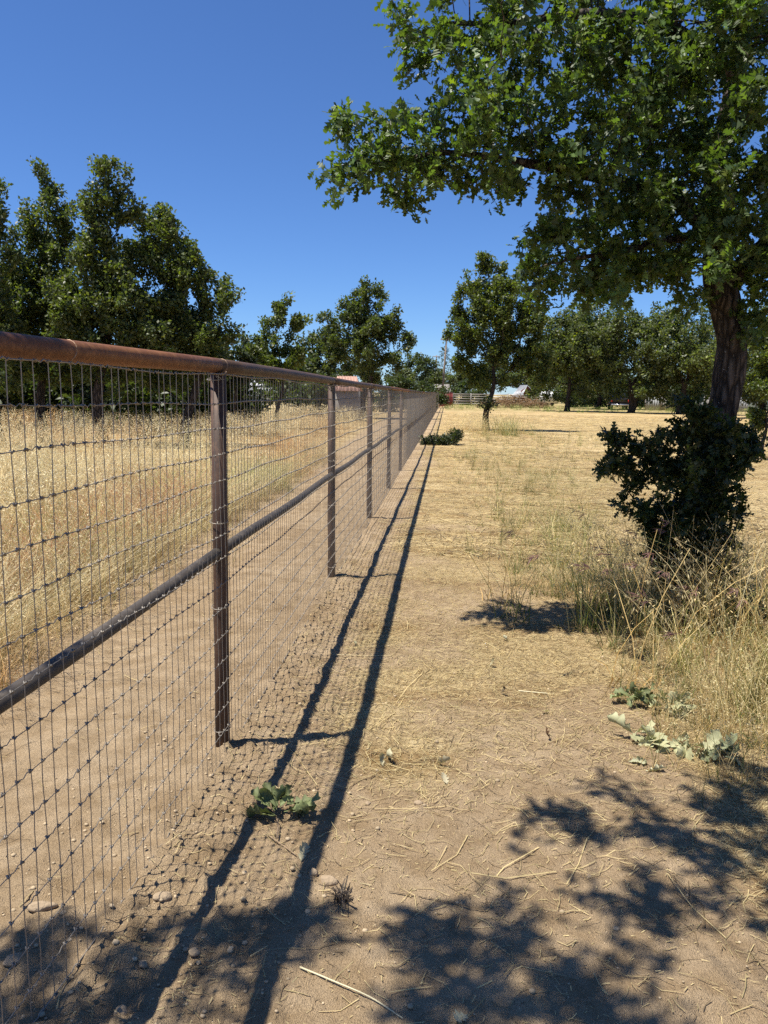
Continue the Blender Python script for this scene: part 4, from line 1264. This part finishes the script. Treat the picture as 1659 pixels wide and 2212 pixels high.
# the lodged fringe, bent toward the track
fr_T = [oat_clump(12, .10, .30, .55, .0030, 2, .022, .0055, 4, 8, 1.1, .12) for _ in range(6)]
n = 900
y = 2.0 + 16 * rng.random(n) ** 1.3; x = field_edge(y) + .16 + .22 * rng.standard_normal(n)
g = rng.integers(0, 6, n); tn = tint_at(x, y, 3)
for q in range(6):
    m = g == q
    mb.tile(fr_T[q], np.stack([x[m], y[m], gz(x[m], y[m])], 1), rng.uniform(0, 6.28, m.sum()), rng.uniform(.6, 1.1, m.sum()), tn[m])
# reddish brome and green weeds in patches along the edge
for u_, v_, n_, tn_ in ((370, 1130, 70, (.62, .36, .34)), (300, 1180, 50, (.66, .42, .38)), (60, 1300, 45, (.62, .38, .34)), (420, 1120, 30, (.5, .62, .35)), (560, 1060, 45, (.5, .64, .36)), (600, 1010, 40, (.8, .5, .36)), (180, 1240, 30, (.55, .62, .38)), (650, 985, 35, (.85, .52, .36))):
    g_ = G(u_, v_); x = g_[0] + .28 * rng.standard_normal(n_) - .1; y = g_[1] + .4 * rng.standard_normal(n_); g = rng.integers(0, 6, n_)
    for q in range(6):
        m = g == q
        if m.any():
            mb.tile(fr_T[q], np.stack([x[m], y[m], gz(x[m], y[m])], 1), rng.uniform(0, 6.28, m.sum()), rng.uniform(.7, 1.3, m.sum()), np.tile(tn_, (m.sum(), 1)) * rng.uniform(.7, 1.2, (m.sum(), 1)))
V_, F_, _c = mb.arrays(); print('field tris', len(F_))
tag(mb.build('wild_oat_grass', MAT['dry_grass']), 'tall pale wild oat grass filling the pasture beyond the fence', 'grass', kind='stuff')

# grass round the oak and green tufts in the straw
tuft_T = [oat_clump(9, .09, .18, .42, .0045, 1, .02, .005, 3, 12, .55, .55) for _ in range(7)]
dry_T = [oat_clump(8, .10, .22, .55, .0040, 3, .022, .005, 4, 9, .75, .22) for _ in range(7)]
mb = MB()


def put(T, x, y, sc, tint):
    g = rng.integers(0, len(T), len(x))
    for q in range(len(T)):
        m = g == q
        if m.any():
            mb.tile(T[q], np.stack([x[m], y[m], gz(x[m], y[m])], 1), rng.uniform(0, 6.28, m.sum()), sc[m], tint[m])


def cluster(T, n, cx, cy, sx, sy, s0, s1, tint=(1, 1, 1), v=.3):
    x = cx + sx * rng.standard_normal(n); y = cy + sy * rng.standard_normal(n)
    ok = x > FX + .25; x = x[ok]; y = y[ok]; n = len(x)
    put(T, x, y, rng.uniform(s0, s1, n), np.asarray(tint)[None] * (1 + v * (rng.random((n, 1)) - .5)))


ob = oak_base
cluster(dry_T, 110, ob[0] - .1, ob[1] - .5, .36, .34, .8, 1.6, (1.08, .95, .72))
cluster(tuft_T, 60, ob[0] - .35, ob[1] - .5, .5, .4, .8, 1.4, (.9, .95, .75))
cluster(dry_T, 70, 1.6, 3.95, .30, .42, .4, .8, (1.0, .98, .85))
cluster(tuft_T, 90, 1.65, 3.95, .30, .45, .5, .9, (1.0, 1.0, .8), .9)
cluster(dry_T, 60, 1.35, 3.3, .25, .3, .35, .7, (1.05, 1.02, .9))
cluster(tuft_T, 55, 1.15, 6.2, .32, .45, .5, .95, (1, 1, .9), .8)
cluster(tuft_T, 85, 1.2, 8.0, .36, 1.0, .5, .95, (1.0, 1.05, .85), .9)
cluster(dry_T, 40, 1.5, 9.0, .6, 2.0, .4, .8, (1.1, 1.1, 1.0))
cluster(tuft_T, 60, 1.1, 14, .5, 3.0, .6, 1.2, (1.1, 1.1, 1.0))
cluster(tuft_T, 50, st[0] + .6, st[1] - 2.5, .6, 1.6, 1.2, 2.2, (.9, 1.0, .8))
cluster(dry_T, 60, st[0] - .3, st[1] - 2.0, .8, 1.8, 1.0, 1.8, (1.15, 1.1, 1.0))
cluster(tuft_T, 40, 5.0, 24, 2.5, 4, .8, 1.5, (1.1, 1.1, 1.0))
for k in range(46):
    yy_ = rng.uniform(6.5, 30); xx_ = rng.uniform(.2, 1.2 + .22 * yy_)
    cluster(tuft_T if k % 3 else dry_T, 7, xx_, yy_, .10 + .012 * yy_, .15 + .02 * yy_, .3, .75, (.85, 1.0, .8) if k % 2 else (.75, .72, .6), .6)
# tall weeds along the back of the field
n = 700
x = rng.uniform(-.2, 34, n); y = rng.uniform(72, 92, n) + 4 * np.sin(x * .4)
put(tuft_T, x, y, rng.uniform(.8, 1.7, n), np.array([.72, 1.15, .55])[None] * rng.uniform(.7, 1.2, (n, 1)))
# lone arching stalks
for i in range(130):
    cx = ob[0] + rng.uniform(-.75, .45); cy = ob[1] - rng.uniform(.15, 1.25)
    if i % 4 == 0: cx, cy = 1.55 + rng.uniform(-.35, .3), 3.9 + rng.uniform(-.6, .5)
    h = rng.uniform(.5, 1.0); ln = rng.uniform(.35, 1.0); az = math.pi + rng.normal(0, .75)
    p = stalk_pts((cx, cy, 0), h, ln, az, 9, rng.uniform(.05, .35))
    g = rng.uniform(.8, 1.2); c0 = (BASEC if rng.random() < .75 else np.array([.16, .17, .06])) * g; c1 = PALE * g
    strip(mb, p, np.linspace(.0034, .0016, 9), np.array([math.sin(az), -math.cos(az), 0]), c0, c1)
    kind = i % 5
    if kind < 3:
        for q in range(9):
            f = rng.uniform(.6, 1); j = f * 8; i0 = min(int(j), 7); pp = p[i0] + (p[i0 + 1] - p[i0]) * (j - i0) + rng.standard_normal(3) * .022
            spikelet(mb, pp, (rng.normal(0, .4), rng.normal(0, .4), -1), .026, .006, np.array([.66, .54, .30]) * rng.uniform(.7, 1.2))
    elif kind == 3:
        for q in range(16):
            f = .72 + .28 * q / 16; j = f * 8; i0 = min(int(j), 7); dd = p[i0 + 1] - p[i0]; pp = p[i0] + dd * (j - i0)
            spikelet(mb, pp, dd * 14 + rng.standard_normal(3) * .25, .016, .006, np.array([.26, .28, .12]) * rng.uniform(.7, 1.2))
    else:
        e = p[-1]; dd = _n(p[-1] - p[-2])
        for q in range(12):
            spikelet(mb, e - dd * rng.uniform(0, .08), dd + rng.standard_normal(3) * .35 + np.array([0, 0, -.5]), rng.uniform(.05, .085), .006, np.array([.26, .14, .13]) * rng.uniform(.7, 1.3))
V_, F_, _c = mb.arrays(); print('tuft tris', len(F_))
tag(mb.build('grass_tufts', MAT['dry_grass']), 'dry and green grass tufts under the big oak and through the straw', 'grass', kind='stuff')

# ------------------------------------------------------------------ cut straw lying about
mb = MB()


def straw(n, xa, xb, ya, yb, L0, L1, w0, w1, basep, ypow=1.0, lift=.004, gain=1.0, allow=None):
    x = rng.uniform(xa, xb, n); y = ya + (yb - ya) * rng.random(n) ** ypow
    m = straw_mask(x, y)
    keep = rng.random(n) < np.clip(m * gain + basep, 0, 1)
    if allow is not None: keep &= allow(x, y)
    x = x[keep]; y = y[keep]; k = len(x)
    L = L0 + (L1 - L0) * rng.random(k) ** 2; a = rng.normal(0.2, 1.0, k); wd = rng.uniform(w0, w1, k)
    cv = rng.normal(0, .12, k) * L
    dx = np.cos(a); dy = np.sin(a)
    V = np.empty((k, 6, 3))
    for j, t in enumerate((-.5, 0, .5)):
        cx = x + dx * L * t - dy * cv * (1 - 4 * t * t); cy = y + dy * L * t + dx * cv * (1 - 4 * t * t)
        z = gz(cx, cy) + lift * rng.uniform(.3, 1.6, k) + np.abs(rng.normal(0, lift * .8, k)) * (1 if j != 1 else .3)
        tilt = rng.normal(0, .35, k)
        for s_, o_ in ((-1, 0), (1, 1)):
            V[:, 2 * j + o_, 0] = cx - dy * wd / 2 * s_; V[:, 2 * j + o_, 1] = cy + dx * wd / 2 * s_; V[:, 2 * j + o_, 2] = z + tilt * wd / 2 * s_
    F1 = np.array([(0, 2, 3), (0, 3, 1), (2, 4, 5), (2, 5, 3)]) if ya < 6 and L1 > .03 else np.array([(0, 4, 5), (0, 5, 1)])
    F = (F1[None] + (np.arange(k) * 6)[:, None, None]).reshape(-1, 3)
    tone = rng.uniform(.55, 1.15, (k, 1)); c = np.array([.70, .56, .30])[None] * tone
    br = rng.random(k) < .30; c[br] = np.array([.28, .20, .115]) * tone[br]
    mb.add(V.reshape(-1, 3), F, np.repeat(c, 6, axis=0))
    return k


k1 = straw(90000, -.85, 2.6, 1.2, 7.5, .010, .12, .0012, .0026, .09)
k1b = straw(44000, -.85, 2.2, 1.2, 6.5, .004, .022, .0012, .003, .30, 1.0, .003)
k2 = straw(8000, -3.0, -.85, 1.4, 9, .015, .14, .0016, .0034, .06)
k3 = straw(52000, -.7, 9.0, 7.0, 22, .06, .30, .004, .0075, .0, 1.2, .008)
k4 = straw(30000, -.7, 22, 18, 60, .2, .6, .010, .018, .0, 1.2, .014)
k5 = straw(5000, -3.6, -2.2, 1.8, 16, .06, .35, .003, .005, .0, 1.2, .008)
k6 = straw(80, -.7, 1.6, 1.4, 5.5, .22, .5, .0026, .004, .9)
print('straw', k1, k2, k3, k4, k5, k6)
tag(mb.build('straw_litter', MAT['dry_grass']), 'cut dry straw strewn over the lane and mown field', 'straw', kind='stuff')
# pebbles and clods
ico = None
bpy_me = bpy.data.meshes.new('tmp')
import bmesh
bm = bmesh.new(); bmesh.ops.create_icosphere(bm, subdivisions=1, radius=1.0)
ICV = np.array([v.co[:] for v in bm.verts]); ICF = np.array([[v.index for v in f.verts] for f in bm.faces]); bm.free()
bm = bmesh.new(); bmesh.ops.create_icosphere(bm, subdivisions=3, radius=1.0)
IC3V = np.array([v.co[:] for v in bm.verts]); IC3F = np.array([[v.index for v in f.verts] for f in bm.faces]); bm.free()
bpy.data.meshes.remove(bpy_me)
mb = MB()
n = 3400
x = np.where(rng.random(n) < .55, FX + .1 + .35 * rng.standard_normal(n), rng.uniform(-2.8, 1.4, n)); y = 1.25 + 5 * rng.random(n) ** 1.5
sz = .0018 + .0065 * rng.random(n) ** 7 + .0015 * rng.random(n)
jit = 1 + .3 * (rng.random((n, 12)) - .5)
V = ICV[None, :12] * jit[:, :, None] * sz[:, None, None] * np.array([1.15, 1.0, .75]) + np.stack([x, y, gz(x, y) + sz * .35], 1)[:, None]
mb.add(V.reshape(-1, 3), (ICF[None] + (np.arange(n) * 12)[:, None, None]).reshape(-1, 3), np.repeat(rng.uniform(.75, 1.25, (n, 1)) * np.ones((1, 3)), 12, axis=0))
tag(mb.build('pebbles', simple_mat('clod', (.37, .285, .18), .95, 0, .25, 40, use_v=True)), 'crumbs of earth and pebbles scattered along the lane', 'pebbles', kind='stuff')


def stone(u, v, size, sx, sy, sz, rz, lab, seed):
    g = G(u, v); size = size * .78
    q = IC3V.copy()
    nrm = 1 + .8 * (fbm(q[:, 0] * 1.3 + seed, q[:, 1] * 1.1 + q[:, 2] * .7, seed, 3) - .45)
    q = q * nrm[:, None] * size * np.array([sx, sy, sz])
    b = MB(); b.add(q, IC3F)
    o = b.build('stone', MAT['stone'], None, True)
    o.location = (g[0], g[1], float(gz(g[0], g[1])) + size * sz * .2); o.rotation_euler = (.1, .12, rz)
    tag(o, lab, 'stone', 'loose stones on the lane')


stone(352, 1950, .030, 1.25, .8, .55, .6, 'flat oval tan stone lying beside the mesh bottom', 1)
stone(88, 1975, .034, 1.5, .6, .5, .4, 'long flat stone behind the mesh at the left', 2)
stone(30, 2090, .026, 1.3, .9, .5, .9, 'grey stone behind the mesh near the left edge', 3)
stone(262, 2192, .020, 1.1, 1, .8, 0, 'round stone in the leaf shadow at the bottom left', 4)
stone(712, 1906, .030, 1.2, .8, .7, .2, 'reddish stone in the rail shadow next to the dark weed', 5)
stone(676, 1896, .022, .8, .8, .9, .3, 'dark stone left of the reddish one in the rail shadow', 6)
stone(904, 1738, .019, 1.1, .9, .8, .2, 'small pale stone alone on the middle of the lane', 7)
stone(420, 2060, .018, 1.1, 1, .7, 1, 'small stone in the leaf shadow right of the mesh foot', 8)
stone(310, 2095, .016, 1.2, 1, .7, 2, 'pebble sized stone in the shade by the mesh foot', 9)
stone(795, 1733, .014, 1, 1, .7, 2, 'small pale stone left of the one on the middle of the lane', 10)
stone(1272, 1895, .012, 1.1, .9, .7, 1, 'tiny pale stone between the leaf shadows at right', 12)
stone(478, 1560, .020, 1.5, .8, .5, 1, 'flat stone behind the foot of the near post', 13)


# ------------------------------------------------------------------ wilted sprigs and dead leaves
def curl_leaf(L, curlx, curly, fold=.15, twist=0.0):
    prof = [(0, .02), (.08, .03), (.16, .09), (.25, .24), (.31, .20), (.38, .11), (.47, .26), (.55, .35), (.61, .24), (.67, .14), (.75, .24), (.83, .27), (.90, .15), (1.0, .03)]
    V = []; cols = np.array([-1, -.5, 0, .5, 1])
    for y, w_ in prof:
        for c in cols:
            x = c * w_; yy = y + .05 * abs(c) * (1 if w_ > .2 else 0)
            a = x * curlx; b_ = yy * curly
            zx = (1 - math.cos(a)) / curlx if abs(curlx) > 1e-3 else 0
            xx = math.sin(a) / curlx if abs(curlx) > 1e-3 else x
            if abs(curly) > 1e-3:
                y2 = math.sin(b_) / curly - zx * math.sin(b_); z2 = (1 - math.cos(b_)) / curly + zx * math.cos(b_)
            else:
                y2, z2 = yy, zx
            z2 += fold * abs(x) + .02 * math.sin(9 * yy + 4 * c)
            t = twist * yy
            V.append((xx * math.cos(t) - z2 * math.sin(t), y2, xx * math.sin(t) + z2 * math.cos(t)))
    F = []
    for i in range(len(prof) - 1):
        for j in range(4):
            a = i * 5 + j
            F += [(a, a + 1, a + 6), (a, a + 6, a + 5)]
    return np.array(V) * L, np.array(F)


def leaf_part(name, par_, L, loc_, rot, col, curl=None, mat='wilted'):
    cx, cy = curl if curl else (rng.uniform(2.5, 6.5) * rng.choice([-1, 1]), rng.uniform(-2.2, 2.2))
    V, F = curl_leaf(L, cx, cy, rng.uniform(0, .25), rng.uniform(-1, 1))
    b = MB(); b.add(V, F, np.asarray(col) * rng.uniform(.8, 1.2))
    o = b.build(name, MAT[mat], par_, True)
    o.location = [float(q) for q in loc_]; o.rotation_euler = rot
    return o


def sprig(u, v, name, lab, n, L, spread, stem, col, up=.5, dir0=2.2, fan=1.6, catg='leaves'):
    g = G(u, v); t = empty(name, (g[0], g[1], float(gz(g[0], g[1])))); tag(t, lab, catg)
    b = MB(); b.tube(stem, np.linspace(.003, .0016, len(stem)), 6); b.build('stem', MAT['twig'], t, True)
    e = np.array(stem[-1])
    for i in range(n):
        a = dir0 + fan * (i / max(1, n - 1) - .5) * 2
        leaf_part('leaf', t, L * rng.uniform(.7, 1.2), e + np.array([math.cos(a), math.sin(a), 0]) * spread * rng.uniform(.1, 1) + np.array([0, 0, .008 + .03 * rng.random()]), (rng.uniform(-.1, up), rng.uniform(-1.0, 1.0), a - math.pi / 2 + rng.normal(0, .35)), np.asarray(col) * rng.uniform(.65, 1.3))
    return t


GW = (.165, .185, .078)
sprig(600, 1782, 'oak_sprig', 'wilted green oak sprig lying across the thin rail shadow', 19, .095, .055, [(.02, -.10, .004), (.012, -.05, .012), (0, 0, .015)], GW, .55, 1.6, 1.5, 'sprig')
PG = (.44, .42, .245)
sprig(1368, 1518, 'oak_sprig', 'curled dark green leaf bunch at the edge of the tall grass', 15, .085, .05, [(-.03, .16, .02), (0, .08, .02), (.01, 0, .02)], (.19, .21, .095), .9, 4.6, 1.4, 'sprig')
sprig(1440, 1535, 'oak_sprig', 'pale curled leaf bunch right of the dark green bunch', 16, .09, .06, [(-.10, .10, .015), (-.04, .04, .015), (0, 0, .02)], (.36, .35, .20), .9, 4.9, 1.3, 'sprig')
fb_ = G(1450, 1620)
t = empty('fallen_branch', (fb_[0], fb_[1], float(gz(fb_[0], fb_[1])))); tag(t, 'fallen branch of large pale wilted leaves below the grass clump', 'branch')
b = MB(); b.tube([(-.12, .13, .01), (-.03, .05, .015), (.06, -.01, .015), (.20, -.07, .012)], [.004, .004, .003, .002], 6); b.build('stem', MAT['twig'], t, True)
for i in range(26):
    f = i / 25; p = np.array([-.13 + .32 * f, .12 - .19 * f, .012 + .028 * rng.random()]) + rng.standard_normal(3) * np.array([.022, .022, .004])
    leaf_part('leaf', t, rng.uniform(.07, .13), p, (rng.uniform(-.1, .7), rng.uniform(-.9, .9), rng.uniform(2.0, 5.6)), PG if f < .75 else (.24, .25, .14), (rng.uniform(.8, 4.5) * rng.choice([-1, 1]), rng.uniform(-1.8, 1.8)))


def dead_leaf(u, v, L, rz, col, lab, curl=(2.0, .8), tilt=.15):
    g = G(u, v)
    o = leaf_part('dead_leaf', None, L, (g[0], g[1], float(gz(g[0], g[1])) + .006), (tilt, .1, rz), col, curl)
    tag(o, lab, 'leaf', 'dead leaves on the lane')


DRY = (.50, .42, .26)
dead_leaf(650, 1868, .075, .1, (.52, .45, .29), 'pale dry leaf beside the thick rail shadow', (3.5, .4))
dead_leaf(848, 1640, .085, 2.0, (.46, .41, .27), 'crumpled grey leaf right of the straw patch', (3, 2.4))
dead_leaf(828, 1655, .06, .6, (.48, .42, .27), 'smaller crumpled leaf touching the grey one by the straw patch', (4, 2.0))
dead_leaf(950, 1650, .075, 3.4, (.52, .44, .29), 'pale curled leaf on bare dirt in the lane centre', (2.5, 1.5))
dead_leaf(966, 1702, .06, .4, (.58, .50, .34), 'small bright flat leaf below the pale curled one', (.8, .4))
dead_leaf(1190, 1600, .062, 1.2, (.115, .062, .032), 'brown curled leaf alone on the right of the lane', (5, 1.2), .5)
dead_leaf(1080, 1497, .06, 4.6, (.15, .11, .07), 'dark curled leaf in the straw right of centre', (4, 1.6), .3)
dead_leaf(1056, 1440, .06, 5.0, (.30, .25, .15), 'brownish curled leaf in the straw above the dark one', (4, 1.6), .3)
dead_leaf(1185, 1538, .055, 2.6, (.56, .47, .30), 'small flat pale leaf above the brown curled one', (1.0, .5))
dead_leaf(1358, 1640, .08, 4.4, (.38, .36, .23), 'rolled grey green leaf left of the fallen branch', (6, .6))
dead_leaf(1395, 1662, .08, 4.3, (.42, .39, .26), 'rolled pale leaf below the fallen branch', (6, .5))
dead_leaf(1100, 1385, .06, 2.0, (.50, .46, .32), 'pale crumpled leaf near the oak shadow', (3, 2))
dead_leaf(775, 1400, .05, 2.0, (.36, .34, .22), 'small grey green leaf between the two rail shadows', (3, 2))
dead_leaf(1012, 2196, .06, 2.4, (.45, .42, .30), 'lobed leaf in deep shade at the bottom edge', (1.2, .5))


def stalk(pts, r0, r1, lab, col, name='straw_stalk', catg='stalk'):
    q = [G(u, v) for u, v in pts]
    q = np.array([[p[0], p[1], float(gz(p[0], p[1])) + .006] for p in q])
    o_, r_ = resample(q, np.linspace(r0, r1, len(q)), .015)
    b = MB(); b.tube(o_ - o_[0], r_, 6, np.asarray(col)); o = b.build(name, simple_mat('stalk', tuple(col), .6, 0, .15, 40), None, True)
    o.location = [float(c) for c in o_[0]]
    tag(o, lab, catg, 'single stalks on the lane')


stalk([(648, 2098), (720, 2130), (800, 2165), (870, 2205)], .0024, .0015, 'long pale straw stalk across the lower edge of the lane', (.50, .45, .29))
stalk([(1120, 1492), (1190, 1497)], .003, .002, 'short thick pale stalk on the straw right of centre', (.62, .55, .35))
stalk([(725, 1418), (800, 1421), (848, 1419)], .0025, .0015, 'straight pale stalk lying across both rail shadows', (.58, .46, .25))
stalk([(580, 1812), (612, 1833), (640, 1855)], .0026, .0018, 'short brown twig below the wilted sprig', (.24, .17, .10), 'twig', 'twig')
# dark weed stub where the shadows meet
g = G(735, 1950); t = empty('weed_stub', (g[0], g[1], float(gz(g[0], g[1])))); tag(t, 'dark charred weed stub where the rail shadow meets the leaf shade', 'weed')
b = MB()
for i in range(46):
    a = rng.uniform(0, 6.28); p = stalk_pts((rng.normal(0, .012), rng.normal(0, .012), 0), rng.uniform(.02, .06), rng.uniform(.4, 1.8), a, 4, .2)
    strip(b, p, .003, np.array([math.sin(a), -math.cos(a), 0]), np.array([.06, .045, .035]) * rng.uniform(.6, 2.2))
b.build('leaves', MAT['dry_grass'], t)
b = MB(); b.tube([(.02, -.03, 0), (.0, 0, .02), (-.02, .03, .03)], [.005, .004, .002], 6); b.build('stem', MAT['twig'], t, True)
tri = sum(len(m.polygons) for m in bpy.data.meshes)
print('TRIANGLES', tri, 'objects', len(scene.objects))
